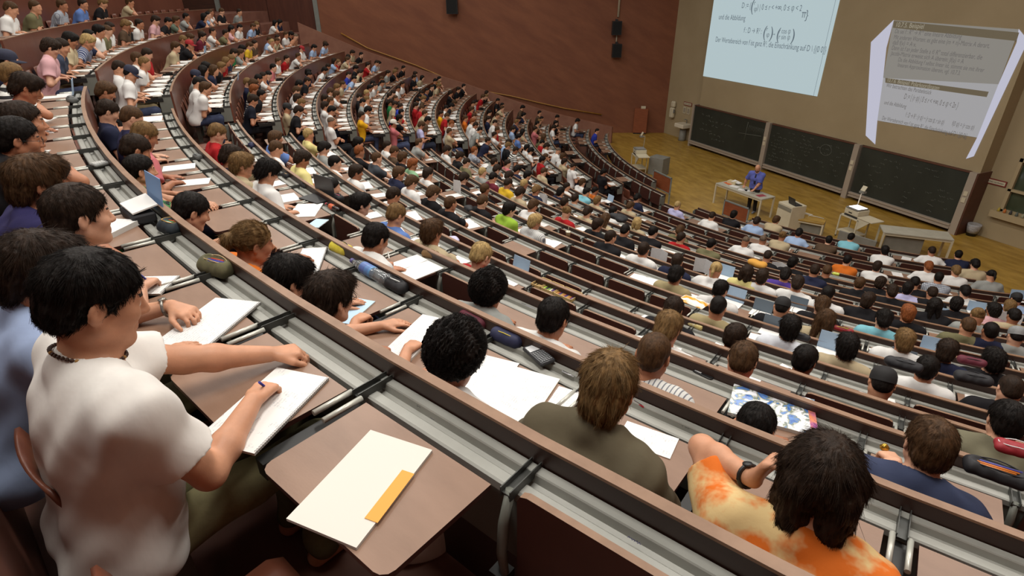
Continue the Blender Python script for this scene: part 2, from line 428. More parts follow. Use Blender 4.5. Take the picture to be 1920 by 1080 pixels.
def person_geo(P, h, fine=True, want=('body', 'shirt', 'trousers'), seed=0., shirt_open=False, short_legs=False, fold=1.):
    """meshes (V,F) of one posed figure, in the seat's frame"""
    out = {}
    bd = SDF(); torso_ops(bd, P, -.004); head_ops(bd, P)
    for i in (0, 1): arm_ops(bd, P, i); hand_ops(bd, P, i, fine)
    for hp, kn, an in P.legs:
        if short_legs:
            bd.rc(hp + (kn - hp) * .7, kn, .060, .052, k=.03); bd.rc(kn, kn + (an - kn) * .35, .052, .056, k=.02); bd.rc(kn + (an - kn) * .35, an, .056, .036, k=.02)
        else: bd.rc(kn + (an - kn) * .8, an, .045, .038, k=.02)
    for hp, kn, an in P.legs:
        bd.rc(an + v3(0, -.03, -.05), an + v3(0, .13, -.058), .036, .032, k=.03)
    lo, hi = bd.bounds()
    out['body'] = polygonise(lambda p: bd.ev(p), lo, hi, h)
    if 'shirt' in want:
        g = .011
        ts = SDF(); torso_ops(ts, P, g)
        nk = SDF()
        arms = []
        frac = {'short': .62, 'none': 0, 'long': 1, 'half': .85}[P.sleeve]
        for i in (0, 1):
            if not frac: continue
            a = SDF(); S, E, w = P.S[i], P.E[i], P.Wr[i]; b = P.build
            if frac < 1:
                ax = nrm(E - S); a.rc(S, S + ax * .4, .058 * b + g * .8, .062 * b + g, k=.02); cut = (ax, float(ax @ (S + (E - S) * frac)))
            else:
                a.rc(S, E, .056 * b + g, .046 * b + g, k=.02); a.rc(E, w + nrm(w - E) * .05, .046 * b + g, .031 * b + g, k=.03); ax = nrm(w - E); cut = (ax, float(ax @ (w - ax * .005)))
            arms.append((a, cut))
        hem = P.pel[2] - (.075 if not P.stand else .06)
        nkc = P.nb + P.u * .060 + P.fw * .022
        def fs(p):
            d = ts.ev(p, 0, .09)
            if frac == 0:
                for i in (0, 1):
                    q = .085 - np.linalg.norm(p - (P.S[i] + P.rx * (.045 if i else -.045)).astype(np.float32), axis=1); d = np.maximum(d, q)
            for a, (n, c) in arms:
                e = a.ev(p, 0, .09); e = np.maximum(e, (p @ n.astype(np.float32)) - c)
                hh = np.maximum(.05 - np.abs(d - e), 0) / .05; d = np.minimum(d, e) - hh * hh * .05 * .25
            near = np.abs(d) < .04
            if near.any() and fold: 
                q = p[near].astype(np.float64); d[near] += (fold_noise(q, .0030 * fold, 1., seed) + fold_noise(q[:, [1, 2, 0]], .0042 * fold, .42, seed + 9) - .0055 * fold).astype(np.float32)
            d = np.maximum(d, hem - p[:, 2])
            rn = (.074 if fold < 1.2 else .084) if frac else .10
            x = (p - nkc.astype(np.float32)); x = x @ np.stack([P.rx, P.fw, P.u], 1).astype(np.float32) / np.array((rn, rn * 1.05, .062), np.float32)
            d = np.maximum(d, (1 - np.linalg.norm(x, axis=1)) * .05)
            return d
        lo, hi = ts.bounds()
        for a, _ in arms: l2, h2 = a.bounds(); lo = np.minimum(lo, l2); hi = np.maximum(hi, h2)
        out['shirt'] = polygonise(fs, lo - .03, hi + .03, h)
    if 'trousers' in want:
        tr = SDF(); g = .012
        tr.rc(P.pel - P.rx * .07, P.pel + P.rx * .07, .110 * P.build, k=.03)
        for hp, kn, an in P.legs:
            tr.rc(hp, kn, .080, .066, k=.05)
            if not short_legs: tr.rc(kn, an + v3(0, 0, .01), .068, .058, k=.03)
        top = P.pel + P.u * .055
        def ft(p):
            d = tr.ev(p); near = np.abs(d) < .03
            if near.any() and fold: d[near] += fold_noise(p[near].astype(np.float64), .004 * fold, .8, seed + 3).astype(np.float32)
            return np.maximum(d, np.where(p[:, 1] < P.pel[1] + .11, (p - top.astype(np.float32)) @ P.u.astype(np.float32), -1.))
        lo, hi = tr.bounds(); out['trousers'] = polygonise(ft, lo - .02, hi + .02, h)
    return out

# ---- hair, in head coordinates (y forward, z up, origin between the ears)
HN = (0, -.683, .73)
def hair_fn(style, seed=0.):
    s = SDF()
    if style in ('short', 'medium', 'crop', 'bald', 'curly', 'bob', 'long', 'pony', 'mop', 'bun'):
        g = {'short': .009, 'crop': .005, 'medium': .014, 'bald': .002, 'curly': .030, 'bob': .014, 'long': .013, 'pony': .008, 'mop': .017, 'bun': .008}[style]
        s.el((0, -.014, .036), (.077 + g * .9, .100 + g * .8, .086 + g), k=.02)
        if style in ('short', 'medium', 'mop', 'crop'): s.el((0, -.062, -.022), (.060 + g * .8, .045 + g * .8, .052), k=.03)
        if style in ('medium', 'mop'):
            s.el((0, .055, .088), (.062, .045, .030), k=.04); s.el((0, -.075, -.05), (.062, .04, .05), k=.03)
        if style == 'curly': s.el((0, -.04, .01), (.098, .085, .105), k=.04)
        if style == 'bob':
            for sg in (-1, 1): s.rc((sg * .072, -.015, .03), (sg * .074, -.02, -.095), .033, .030, k=.03)
            s.rc((-.045, -.075, .0), (-.045, -.072, -.10), .04, .038, k=.03); s.rc((.045, -.075, .0), (.045, -.072, -.10), .04, .038, k=.03)
        if style == 'long':
            for sg in (-1, 1): s.rc((sg * .070, -.02, .03), (sg * .085, -.035, -.20), .030, .026, k=.03)
            s.rc((-.04, -.082, .0), (-.05, -.095, -.24), .042, .032, k=.03); s.rc((.04, -.082, .0), (.05, -.095, -.24), .042, .032, k=.03)
        if style == 'pony':
            s.rc((0, -.105, .045), (0, -.135, .035), .022, .024, k=.015); s.rc((0, -.135, .035), (0, -.150, -.06), .027, .022, k=.02); s.rc((0, -.150, -.06), (0, -.140, -.13), .022, .010, k=.01)
        if style == 'bun': s.el((0, -.115, .06), (.040, .034, .040), k=.015)
        off = {'short': -.010, 'crop': -.004, 'medium': -.030, 'bald': .0, 'curly': -.03, 'bob': -.19, 'long': -.4, 'pony': -.02, 'mop': -.035, 'bun': -.015}[style]
        s.el((0, .080, -.040), (.062 if style not in ('bob', 'long') else .056, .075, .095), k=.012, op='sub')
        if style in ('short', 'crop', 'medium', 'bald', 'mop'):
            for sg in (-1, 1): s.el((sg * .092, -.006, -.012), (.022, .026, .034) if style not in ('medium', 'mop') else (.020, .022, .024), k=.008, op='sub')
        if style in ('bob', 'long'): s.el((0, .10, .0), (.055, .07, .065), k=.012, op='sub')
        n = nrm(HN); ln = style in ('bob', 'long', 'pony', 'bun')
        amp = {'short': .003, 'crop': .0015, 'medium': .0045, 'bald': .0006, 'curly': .010, 'bob': .004, 'long': .005, 'pony': .0025, 'mop': .008, 'bun': .003}[style]
        fr = 1.6 if style == 'curly' else 1.
        def fn(p):
            d = s.ev(p); q = p.astype(np.float64)
            if not ln: d = np.maximum(d, (off - q @ n).astype(np.float32))
            else: d = np.maximum(d, np.where(q[:, 1] > -.02, np.where(style in ('bob', 'long'), -1., off - q @ n), -1.).astype(np.float32))
            near = np.abs(d) < .03
            if near.any():
                q = q[near]
                ph = np.arctan2(q[:, 0], q[:, 1] + .03) if style != 'curly' else q[:, 0] * 40
                w = np.sin(q[:, 2] * 30 + seed) + np.sin(q[:, 0] * 50 - q[:, 1] * 40 + 2 * seed)
                r_ = np.sin(ph * 17 + w * 1.4 + seed) * .5 + np.sin(ph * 37 + 1.9 * w) * .35 + np.sin(q[:, 0] * 130 * fr + 2 * w) * np.sin(q[:, 1] * 120 * fr + w) * np.sin(q[:, 2] * 125 * fr) * .6
                d[near] += (amp * r_).astype(np.float32)
            return d
        return fn, s
    raise KeyError(style)
_hair = {}
def hair_geo(style, h, seed=0.):
    key = (style, h, seed)
    if key not in _hair:
        fn, s = hair_fn(style, seed); lo, hi = s.bounds(); _hair[key] = polygonise(fn, lo, hi, h)
    return _hair[key]
def cap_mb(visor=True):
    """baseball cap or knit cap, head coordinates"""
    mb = MB(); n = 20
    prof = [(.089, .018), (.0895, .045), (.086, .075), (.074, .102), (.05, .122), (.02, .131), (.001, .132)]
    V = []
    for r, z in prof:
        for j in range(n):
            a = 2 * math.pi * j / n; V.append((r * .97 * math.cos(a), r * 1.2 * math.sin(a) - .014, z + .012 * math.sin(a) * 0))
    F = [(i * n + j, i * n + (j + 1) % n, (i + 1) * n + (j + 1) % n, (i + 1) * n + j) for i in range(len(prof) - 1) for j in range(n)]
    mb.add(V, F, 0, True)
    if visor:
        top = []; 
        for j in range(11):
            a = math.pi * (j / 10.) ; top.append((.084 * math.cos(a), .085 * math.sin(a) + .0, .022 - .004 * math.cos(a) ** 2))
        out = [(.080 * math.cos(math.pi * j / 10.), .055 + .115 * math.sin(math.pi * j / 10.), .008 - .014 * math.cos(math.pi * j / 10.) ** 2) for j in range(11)]
        V = top + out + [(x, y, z - .004) for x, y, z in top] + [(x, y, z - .004) for x, y, z in out]
        F = [(j, j + 1, 12 + j, 11 + j) for j in range(10)] + [(22 + j, 33 + j, 34 + j, 23 + j) for j in range(10)] + [(11 + j, 12 + j, 34 + j, 33 + j) for j in range(10)]
        mb.add(V, F, 0, True)
    return mb

# ---- hair strands (real curves), shared by everyone who wears that cut
def strands_np(style, n, seed=0):
    g = np.random.default_rng(seed + 5)
    fn, s = hair_fn(style)
    V, F = hair_geo(style, .008)
    a, b, c, d = (V[F[:, i]] for i in range(4))
    area = np.linalg.norm(np.cross(c - a, d - b), axis=1)
    cen0 = (a + b + c + d) / 4; outw = cen0 - np.array((0, -.014, .02)); 
    nn = np.cross(c - a, d - b); nn /= np.linalg.norm(nn, axis=1)[:, None] + 1e-9
    ok = ((nn * outw).sum(1) > .02) & (nn[:, 2] > -.75); area = area * ok
    f = g.choice(len(F), n, p=area / area.sum())
    w = g.random((n, 2)); P = a[f] * ((1 - w[:, :1]) * (1 - w[:, 1:])) + b[f] * (w[:, :1] * (1 - w[:, 1:])) + c[f] * (w[:, :1] * w[:, 1:]) + d[f] * ((1 - w[:, :1]) * w[:, 1:])
    N = nn[f]
    crown = np.array((.012, -.035, .118))
    L = {'short': .034, 'crop': .012, 'medium': .046, 'curly': .034, 'bob': .05, 'long': .08, 'pony': .05, 'mop': .046, 'bun': .04}[style]
    K = 6
    out = np.zeros((n, K, 3)); p = P - N * .003; L = L * g.uniform(.6, 1.15, n)
    jit = g.normal(0, 1, (n, 3))
    for i in range(K):
        out[:, i] = p
        if style in ('pony', 'bun'): fl = np.array((0, -.12, .05)) - p; far = p[:, 1] < -.115; fl[far] = np.array((0, -.02, -1.))
        else: fl = p - crown; fl[:, 2] -= .03 + (.25 if style in ('bob', 'long') else .0)
        if style in ('medium', 'mop', 'short'): fr = np.clip((p[:, 1] - .03) / .05, 0, 1); fl[:, 0] += fr * .05
        fl = fl - N * (fl * N).sum(1)[:, None]; fl /= np.linalg.norm(fl, axis=1)[:, None] + 1e-9
        cl = np.sin(P @ np.array((90., 70., 50.)))[:, None] * np.cross(N, fl) * .22
        d_ = fl + jit * .05 + cl + N * ({'short': .12, 'crop': .25, 'medium': .10, 'curly': .35, 'mop': .12}.get(style, .03)) * (1.0 - 2.6 * i / K)
        if style == 'curly':
            ph = i * 2.1 + jit[:, :1] * 6; t2 = np.cross(N, fl); d_ = fl * .35 + (t2 * np.cos(ph) + N * np.sin(ph)) * .9 + N * .25
        d_ /= np.linalg.norm(d_, axis=1)[:, None]
        p = p + d_ * (L / (K - 1))[:, None]
    return out
_str = {}
def strands(style, n, r=.0007):
    key = (style, n)
    if key in _str: return _str[key]
    S = strands_np(style, n); K = S.shape[1]
    hc = bpy.data.hair_curves.new('strands_' + style)
    hc.add_curves([K] * n)
    hc.points.foreach_set('position', S.reshape(-1, 3).astype(np.float32).ravel())
    rr = np.tile(np.linspace(r, r * .35, K), n).astype(np.float32)
    hc.points.foreach_set('radius', rr)
    _str[key] = hc
    return hc
def skin_mat(i):
    c = [(206, 150, 118), (190, 132, 100), (214, 163, 134), (172, 116, 86), (150, 98, 70)][i % 5]
    return mat('skin_%d' % (i % 5), c, .48, rgb2=tuple(int(v * .92) for v in c), nscale=14, bump=.05, bscale=300, spec=.35)
HAIRC = {'k': (18, 14, 12), 'd': (34, 24, 17), 'b': (60, 42, 26), 'l': (94, 72, 44), 'y': (138, 116, 76), 'r': (104, 58, 30), 'g': (84, 70, 58)}
def hair_mat(c):
    col = HAIRC[c]
    return mat('hair_' + c, col, .55, rgb2=tuple(min(255, int(v * 1.3 + 5)) for v in col), nscale=55, stretch=(1, 1, .35), bump=.35, bscale=160, spec=.14, detail=2)
SHIRT = {'w': ((226, 225, 222), 'white T-shirt'), 'g': ((150, 152, 148), 'grey T-shirt'), 'k': ((26, 25, 28), 'black T-shirt'), 'n': ((34, 38, 62), 'navy T-shirt'), 'b': ((48, 62, 160), 'royal blue shirt'), 'bl': ((96, 126, 186), 'mid-blue polo shirt'),
         'l': ((158, 182, 216), 'light blue shirt'), 'r': ((168, 30, 34), 'red T-shirt'), 'pk': ((214, 168, 172), 'pale pink shirt'), 'p': ((196, 112, 116), 'salmon pink shirt'), 'y': ((212, 172, 44), 'yellow T-shirt'), 'Y': ((224, 168, 28), 'golden T-shirt'), 'ly': ((224, 212, 142), 'pale yellow T-shirt'),
         'o': ((206, 108, 34), 'orange T-shirt'), 'G': ((40, 124, 70), 'green T-shirt'), 't': ((186, 170, 138), 'beige T-shirt'), 'tn': ((164, 150, 112), 'tan shirt'), 'e': ((150, 186, 62), 'lime green hooded top'), 'm': ((104, 36, 50), 'maroon T-shirt'), 's': ((220, 220, 214), 'black-white striped top'),
         'v': ((84, 62, 146), 'purple shirt'), 'lv': ((186, 184, 222), 'lavender shirt'), 'br': ((84, 66, 50), 'brown T-shirt'), 'ol': ((112, 108, 78), 'olive T-shirt'), 'ch': ((190, 196, 204), 'checked shirt'), 'gb': ((58, 66, 84), 'slate blue polo shirt'), 'gg': ((98, 112, 96), 'grey-green T-shirt'), 'sn': ((52, 62, 100), 'navy striped shirt'),
         'nj': ((24, 27, 38), 'navy track jacket'), 'nr': ((40, 40, 70), 'red-collared navy top'), 'cy': ((128, 190, 204), 'turquoise shirt'), 'gv': ((66, 70, 76), 'dark grey vest'), 'gl': ((140, 180, 140), 'pale green shirt'), 'kp': ((20, 20, 22), 'printed black T-shirt'),
         'sw': ((214, 214, 210), 'thin-striped shirt'), 'wt': ((228, 227, 224), 'white tank top'), 'wl': ((222, 226, 234), 'crisp white shirt'), 'sk': ((186, 132, 100), 'sleeveless top')}
def shirt_mat(c):
    col = SHIRT[c][0]; nm = 'cloth_' + c
    if nm in MATS: return MATS[nm]
    if c in ('s', 'sn', 'ch', 'sw'):
        m = mat(nm, col, .85); nt = m.node_tree; N, L = nt.nodes, nt.links; b = N['Principled BSDF']
        tc = N.new('ShaderNodeTexCoord'); sx = N.new('ShaderNodeSeparateXYZ'); L.new(tc.outputs['Object'], sx.inputs[0])
        def stripe(ax, f, th):
            mu = N.new('ShaderNodeMath'); mu.operation = 'MULTIPLY'; mu.inputs[1].default_value = f; L.new(sx.outputs[ax], mu.inputs[0])
            fr = N.new('ShaderNodeMath'); fr.operation = 'FRACT'; L.new(mu.outputs[0], fr.inputs[0])
            g = N.new('ShaderNodeMath'); g.operation = 'GREATER_THAN'; g.inputs[1].default_value = th; L.new(fr.outputs[0], g.inputs[0]); return g
        mx = N.new('ShaderNodeMix'); mx.data_type = 'RGBA'
        c2 = {'s': (30, 28, 30), 'sn': (186, 190, 200), 'ch': (84, 88, 104), 'sw': (120, 122, 130)}[c]
        mx.inputs[6].default_value = (*srgb(col), 1); mx.inputs[7].default_value = (*srgb(c2), 1)
        if c == 's': g = stripe(2, 18, .5); L.new(g.outputs[0], mx.inputs[0])
        elif c in ('sn', 'sw'): g = stripe(0, 45 if c == 'sw' else 30, .72); L.new(g.outputs[0], mx.inputs[0])
        else:
            g1, g2 = stripe(0, 36, .5), stripe(2, 36, .5); ad = N.new('ShaderNodeMath'); ad.operation = 'ADD'; L.new(g1.outputs[0], ad.inputs[0]); L.new(g2.outputs[0], ad.inputs[1])
            hf = N.new('ShaderNodeMath'); hf.operation = 'MULTIPLY'; hf.inputs[1].default_value = .5; L.new(ad.outputs[0], hf.inputs[0]); L.new(hf.outputs[0], mx.inputs[0])
        L.new(mx.outputs[2], b.inputs['Base Color'])
        return m
    if c == 'td': return mat(nm, (206, 104, 34), .85, rgb2=(208, 180, 128), nscale=7, bump=.12, bscale=40, spec=.2, ramp=(.42, .56))
    if c == 'gs': return mat(nm, (34, 40, 44), .85, rgb2=(80, 140, 84), nscale=16, spec=.2, ramp=(.47, .52))
    return mat(nm, col, .85, rgb2=tuple(int(v * .95) for v in col), nscale=7, bump=.25, bscale=11, stretch=(1, 1.6, .6, .5, .3, 0), spec=.2)
PANTS = [(52, 58, 80), (40, 44, 58), (124, 118, 86), (30, 30, 34), (118, 104, 78), (66, 74, 100)]
def pants_mat(i): return mat('trousers_%d' % (i % 6), PANTS[i % 6], .9, rgb2=tuple(int(v * .85) for v in PANTS[i % 6]), nscale=9, bump=.1, bscale=60, spec=.15)

# ---------------------------------------------------------------- the room
M_RED = mat('red_plaster', (116, 68, 46), .75, rgb2=(138, 86, 58), nscale=.9, stretch=(.55, .35, 3.2, 1.05, 0, 0), bump=.25, bscale=9, detail=7, ramp=(.30, .78))
for n_ in M_RED.node_tree.nodes:
    if n_.type == 'MAPPING': n_.vector_type = 'TEXTURE'
M_FRONT = mat('cream_plaster', (158, 141, 109), .8, rgb2=(166, 149, 117), nscale=.5, bump=.08, bscale=30)
M_FLOOR = mat('yellow_parquet', (146, 112, 42), .38, rgb2=(180, 144, 66), nscale=1.6, stretch=(.8, 2.6, 1, 0, 0, .35), detail=8, bump=.02, bscale=40)
M_TIER = mat('tier_linoleum', (112, 74, 62), .55, rgb2=(128, 88, 74), nscale=2., bump=.03)
M_DARKWOOD = mat('dark_slatted_wood', (58, 34, 24), .6, rgb2=(76, 44, 30), nscale=3., stretch=(.6, .6, 9))
M_DOORW = mat('door_veneer', (74, 38, 26), .5, rgb2=(86, 46, 32), nscale=2., stretch=(4, 4, .5))
M_STEEL = mat('grey_painted_steel', (120, 124, 118), .5, rgb2=(128, 132, 126), nscale=5)
M_CEIL = mat('ceiling_white', (196, 190, 176), .9)
C1 = np.array((25.385, 20.15)); C2 = np.array((33.07, 3.70)); C3 = np.array((35.15, -.75)); C4 = np.array((39.0, -9.))
N1 = np.array((4.6, 20.15)); N2 = np.array((-3.6, 3.2)); N3 = np.array((-9.2, -9.))
ZC = 5.2
def wall(name, a, b, z0, z1, m, th=.25, seg=1, flip=1):
    mb = MB(); a = np.asarray(a, float); b = np.asarray(b, float); d = (b - a) / np.linalg.norm(b - a); n = np.array((-d[1], d[0])) * flip * th
    pts = [a, b, b + n, a + n]
    mb.add([W(p[0], p[1], z) for z in (z0, z1) for p in pts], [(0, 1, 2, 3), (7, 6, 5, 4), (0, 4, 5, 1), (1, 5, 6, 2), (2, 6, 7, 3), (3, 7, 4, 0)])
    return struct(name, mb, [m])
wall('wall_left', C1, C2, -H, ZC, M_RED, flip=1)
wall('wall_left', C2 + (C3 - C2) * 1.0, C4, -3., ZC, M_DARKWOOD, flip=1)
wall('wall_back', C4, N3, -3., ZC, M_DARKWOOD, flip=1)
wall('wall_right', N2, N1, -H, ZC, M_RED, flip=1)
wall('wall_right', N3, N2, -3., ZC, M_RED, flip=1)
# front wall with the window opening at the near side
wx0, wx1, wz0, wz1 = 6.55, 9.05, -6.02, -4.42
mb = MB()
def fw(a0, a1, z0, z1): mb.box((-a1, 20.15, z0 + H), (-a0, 20.40, z1 + H))
fw(wx1, C1[0] + .3, -H, ZC); fw(N1[0] - .3, wx0, -H, ZC); fw(wx0, wx1, -H, wz0); fw(wx0, wx1, wz1, ZC)
struct('wall_front', mb, [M_FRONT])
mb = MB(); mb.box((-22.27, 19.62, -4.96 + H), (-9.66, 20.15, ZC + H)); struct('trim_1', mb, [M_FRONT])   # the thicker wall band that carries the pictures
mb = MB(); mb.add([W(a, b, z) for z in (-H - .2, -H - .002) for a, b in ((C1[0] + 9, 21), (N3[0], 21), (N3[0], -6.), (C1[0] + 9, -6.))], [(0, 1, 2, 3), (7, 6, 5, 4), (0, 4, 5, 1), (1, 5, 6, 2), (2, 6, 7, 3), (3, 7, 4, 0)])
struct('floor', mb, [M_FLOOR])
mb = MB(); mb.box((-42, -12, ZC + H), (12, 22, ZC + H + .2)); struct('ceiling', mb, [M_CEIL])
# stepped tiers under the seats
mb = MB()
for k in range(16, -3, -1):
    ths = np.linspace(-.62, .68 if k < 13 else .64 - .035 * (k - 13), 66)
    zt = zrim(k) - .78
    o1 = rim2(k, ths, -.02); o2 = rim2(k - 1, ths, -.02) if k > -2 else rim2(k, ths, 6.0); zl = zrim(k + 1) - .78 if k < 16 else 0.
    n = len(ths)
    V = [W(p[0], p[1], zl - H) for p in o1] + [W(p[0], p[1], zt - H) for p in o1] + [W(p[0], p[1], zt - H) for p in o2]
    F = [(i, n + i, n + i + 1, i + 1) for i in range(n - 1)] if zt > zl + .01 else []
    F += [(n + i, 2 * n + i, 2 * n + i + 1, n + i + 1) for i in range(n - 1)]
    if k < 16 or True: mb.add(V, F)
struct('floor_tiers', mb, [M_TIER])
# door in the side wall, high up at the left
dd = (C3 - C2); dl = np.linalg.norm(dd); dd = dd / dl; dn = np.array((dd[1], -dd[0]))
def DP(s, o, z): p = C2 + dd * s + dn * o; return W(p[0], p[1], z)
def dbox(mb, s0, s1, o0, o1, z0, z1, m=0):
    mb.add([DP(s, o, z) for z in (z0, z1) for s, o in ((s0, o0), (s1, o0), (s1, o1), (s0, o1))], [(0, 1, 2, 3), (7, 6, 5, 4), (0, 4, 5, 1), (1, 5, 6, 2), (2, 6, 7, 3), (3, 7, 4, 0)], m)
if dn @ (np.array((15., 5.)) - C2) < 0: dn = -dn
mb = MB(); dbox(mb, -.16, .06, -.25, .04, -2.3, .62); dbox(mb, dl - .1, dl + .1, -.25, .04, -2.3, .62); dbox(mb, -.16, dl + .1, -.25, .04, .62, .8)
d1 = mb.obj('door_1', [M_STEEL]); d1['kind'] = 'structure'
for j in (0, 1):
    mb = MB(); a = .06 + j * (dl - .16) / 2; b = a + (dl - .16) / 2 - .02; dbox(mb, a, b, -.12, -.05, -2.3, .60); lf = mb.obj('door_leaf', [M_DOORW], d1)
    mb = MB(); dbox(mb, a + .75 - j * .15, a + 1.35 - j * .15, -.05, .02, .30, .42); mb.obj('door_closer', [M_STEEL], lf)
wall('wall_left', C2, C3, .8, ZC, M_DARKWOOD, flip=1)
# window at the right end of the front wall
M_GLASS = mat('green_dark_glass', (58, 66, 50), .12, rgb2=(66, 74, 58), nscale=2.)
M_WFR = mat('window_paint', (170, 152, 118), .6)
mb = MB()
for a0, a1, z0, z1 in ((wx1 - .09, wx1, wz0, wz1), (wx0, wx0 + .09, wz0, wz1), (wx0, wx1, wz1 - .1, wz1), (wx0, wx1, -5.40, -5.33), (wx0, wx1, wz0, wz0 + .06)):
    mb.box((-a1, 20.12, z0 + H), (-a0, 20.22, z1 + H))
w1 = mb.obj('window_1', [M_WFR]); w1['kind'] = 'structure'
mb = MB(); mb.box((-wx1, 20.23, wz0 + H), (-wx0, 20.25, wz1 + H)); mb.obj('pane', [M_GLASS], w1)
mb = MB(); mb.box((-wx1 - .16, 19.98, wz0 - .20 + H), (-wx0, 20.15, wz0 + H)); mb.obj('sill', [M_WFR], w1)
# low plinth strip and handrail along the red wall
wd = (C2 - C1) / np.linalg.norm(C2 - C1); wn = np.array((-wd[1], wd[0])); wn = -wn if wn @ (np.array((15., 5.)) - C1) < 0 else wn
def WL(s, o, z): p = C1 + wd * s + wn * o; return W(p[0], p[1], z)
M_RAIL = mat('yellow_wood_rail', (150, 104, 40), .4, rgb2=(168, 120, 52), nscale=6)
rp = [(640, 62), (690, 90), (780, 122), (880, 165), (960, 180), (1010, 192), (1060, 203), (1128, 214)]
pts = []
nn = np.array((wd[1], -wd[0]))
for q in rp:
    v = ray(*q); s = (C1 @ nn) / (v[:2] @ nn); P = v * s; pts.append(WL((P[:2] - C1) @ wd, .09, P[2]))
hr = thing('handrail', 'yellow wooden handrail sloping down the red side wall', 'handrail')
mb = MB(); mb.tube(pts, .032, 8); mb.obj('rail', [M_RAIL], hr)
for i in range(len(pts)):
    p = pts[i].lerp(pts[(i + 1) % len(pts)], .5) if i < len(pts) - 1 else pts[i]
    mb = MB(); e = Vector((-wn[0], wn[1], 0)); mb.tube([p - Vector((0, 0, .02)), p - e * .0 - Vector((0, 0, .06)), p - e * .10 - Vector((0, 0, .06))], .009, 6); mb.obj('bracket', [M_STEEL], hr)
# low parapet between the far ends of the rows and the stairs by the red wall
M_PAR = mat('parapet_plaster', (128, 84, 66), .7, rgb2=(142, 98, 78), nscale=2)
pp = [(31.2, 2.6), (30.9, 5.4), (30.2, 8.2), (29.4, 10.2), (28.2, 12.2), (26.9, 13.9), (25.6, 15.4), (24.6, 16.3)]
mb = MB(); Vp = []
ks_ = sorted(TT)
for i, q in enumerate(pp):
    q = np.array(q); d = np.array(pp[min(i + 1, len(pp) - 1)]) - np.array(pp[max(i - 1, 0)]); d = d / np.linalg.norm(d); n_ = np.array((-d[1], d[0])) * .09
    r_, t_ = pol(q); zt = -float(np.interp(r_, [float(rad(k, t_)) for k in ks_][::-1], [TT[k] for k in ks_][::-1])) + .02
    for sg in (-1, 1):
        for z in (zt - 1.1, zt): Vp.append(W(*(q + n_ * sg), max(z, -H)))
Fp = []
for i in range(len(pp) - 1):
    a = i * 4
    for j, k_ in ((0, 1), (1, 3), (3, 2), (2, 0)): Fp.append((a + j, a + k_, a + 4 + k_, a + 4 + j))
Fp += [(0, 2, 3, 1), (len(Vp) - 4, len(Vp) - 3, len(Vp) - 1, len(Vp) - 2)]
mb.add(Vp, Fp); struct('trim_2', mb, [M_PAR])
# ---------------------------------------------------------------- desk rows
M_PANEL = mat('brown_laminate', (92, 53, 41), .32, rgb2=(106, 63, 49), nscale=1.2, stretch=(1, 1, .3), spec=.5)
M_PANELD = mat('panel_back_darker', (50, 32, 26), .4, rgb2=(60, 39, 32), nscale=2)  # seat-side face of each back panel, coloured darker than its stage-side face
M_RIM = mat('wood_edge_band', (128, 97, 74), .5, rgb2=(144, 112, 88), nscale=10)
M_TRAY = mat('ribbed_aluminium', (150, 150, 143), .5, rgb2=(166, 166, 159), nscale=3, stretch=(1, 1, 1), metal=.1, bump=.04, bscale=90)
M_BODY = mat('grey_steel_body', (104, 106, 98), .5, rgb2=(112, 114, 106), nscale=3)
M_TAB = mat('worn_tablet_laminate', (126, 97, 78), .42, rgb2=(147, 116, 96), nscale=2.6, detail=7, stretch=(1, 3, 1), bump=.02, bscale=60, ramp=(.3, .75))
M_TABU = mat('tablet_underside', (62, 34, 28), .45, rgb2=(72, 41, 33), nscale=3)
M_BLACK = mat('black_bracket', (26, 25, 24), .5)
M_TUBE = mat('brushed_tube', (196, 196, 186), .35, metal=.3)
M_SEAT = mat('bent_plywood', (98, 54, 38), .4, rgb2=(114, 66, 48), nscale=3, stretch=(3, 1, 1))
TH_L0 = {-2: -.12, -1: -.107, 0: -.093, 1: -.081, 2: -.043, 3: -.017, 4: .013, 5: .047, 6: .088, 7: .124, 8: .156, 9: .169, 10: .144, 11: .115, 12: .082, 13: .068, 14: .041, 15: .007, 16: .084}
TH_FAR = {-2: .37, -1: .387, 0: .442, 1: .467, 2: .455, 3: .515, 4: .525, 5: .515, 6: .53, 7: .557, 8: .574, 9: .568, 10: .582, 11: .556, 12: .535, 13: .535, 14: .553, 15: .549, 16: .522}
TH_R0 = {-1: -.158, 0: -.145, 1: -.117, 2: -.09, 3: -.063, 4: -.046, 5: 0., 6: .031, 7: .063, 8: .09, 9: .10, 10: .078, 11: .048, 12: .02, 13: -.001, 14: -.026, 15: -.057, 16: -.125}
TH_NEAR = {-1: -.425, 0: -.45, 1: -.462, 2: -.468, 3: -.475, 4: -.482, 5: -.488, 6: -.495, 7: -.502, 8: -.509, 9: -.515, 10: -.515, 11: -.51, 12: -.50, 13: -.48, 14: -.455, 15: -.44, 16: -.43}
PITCH = .62
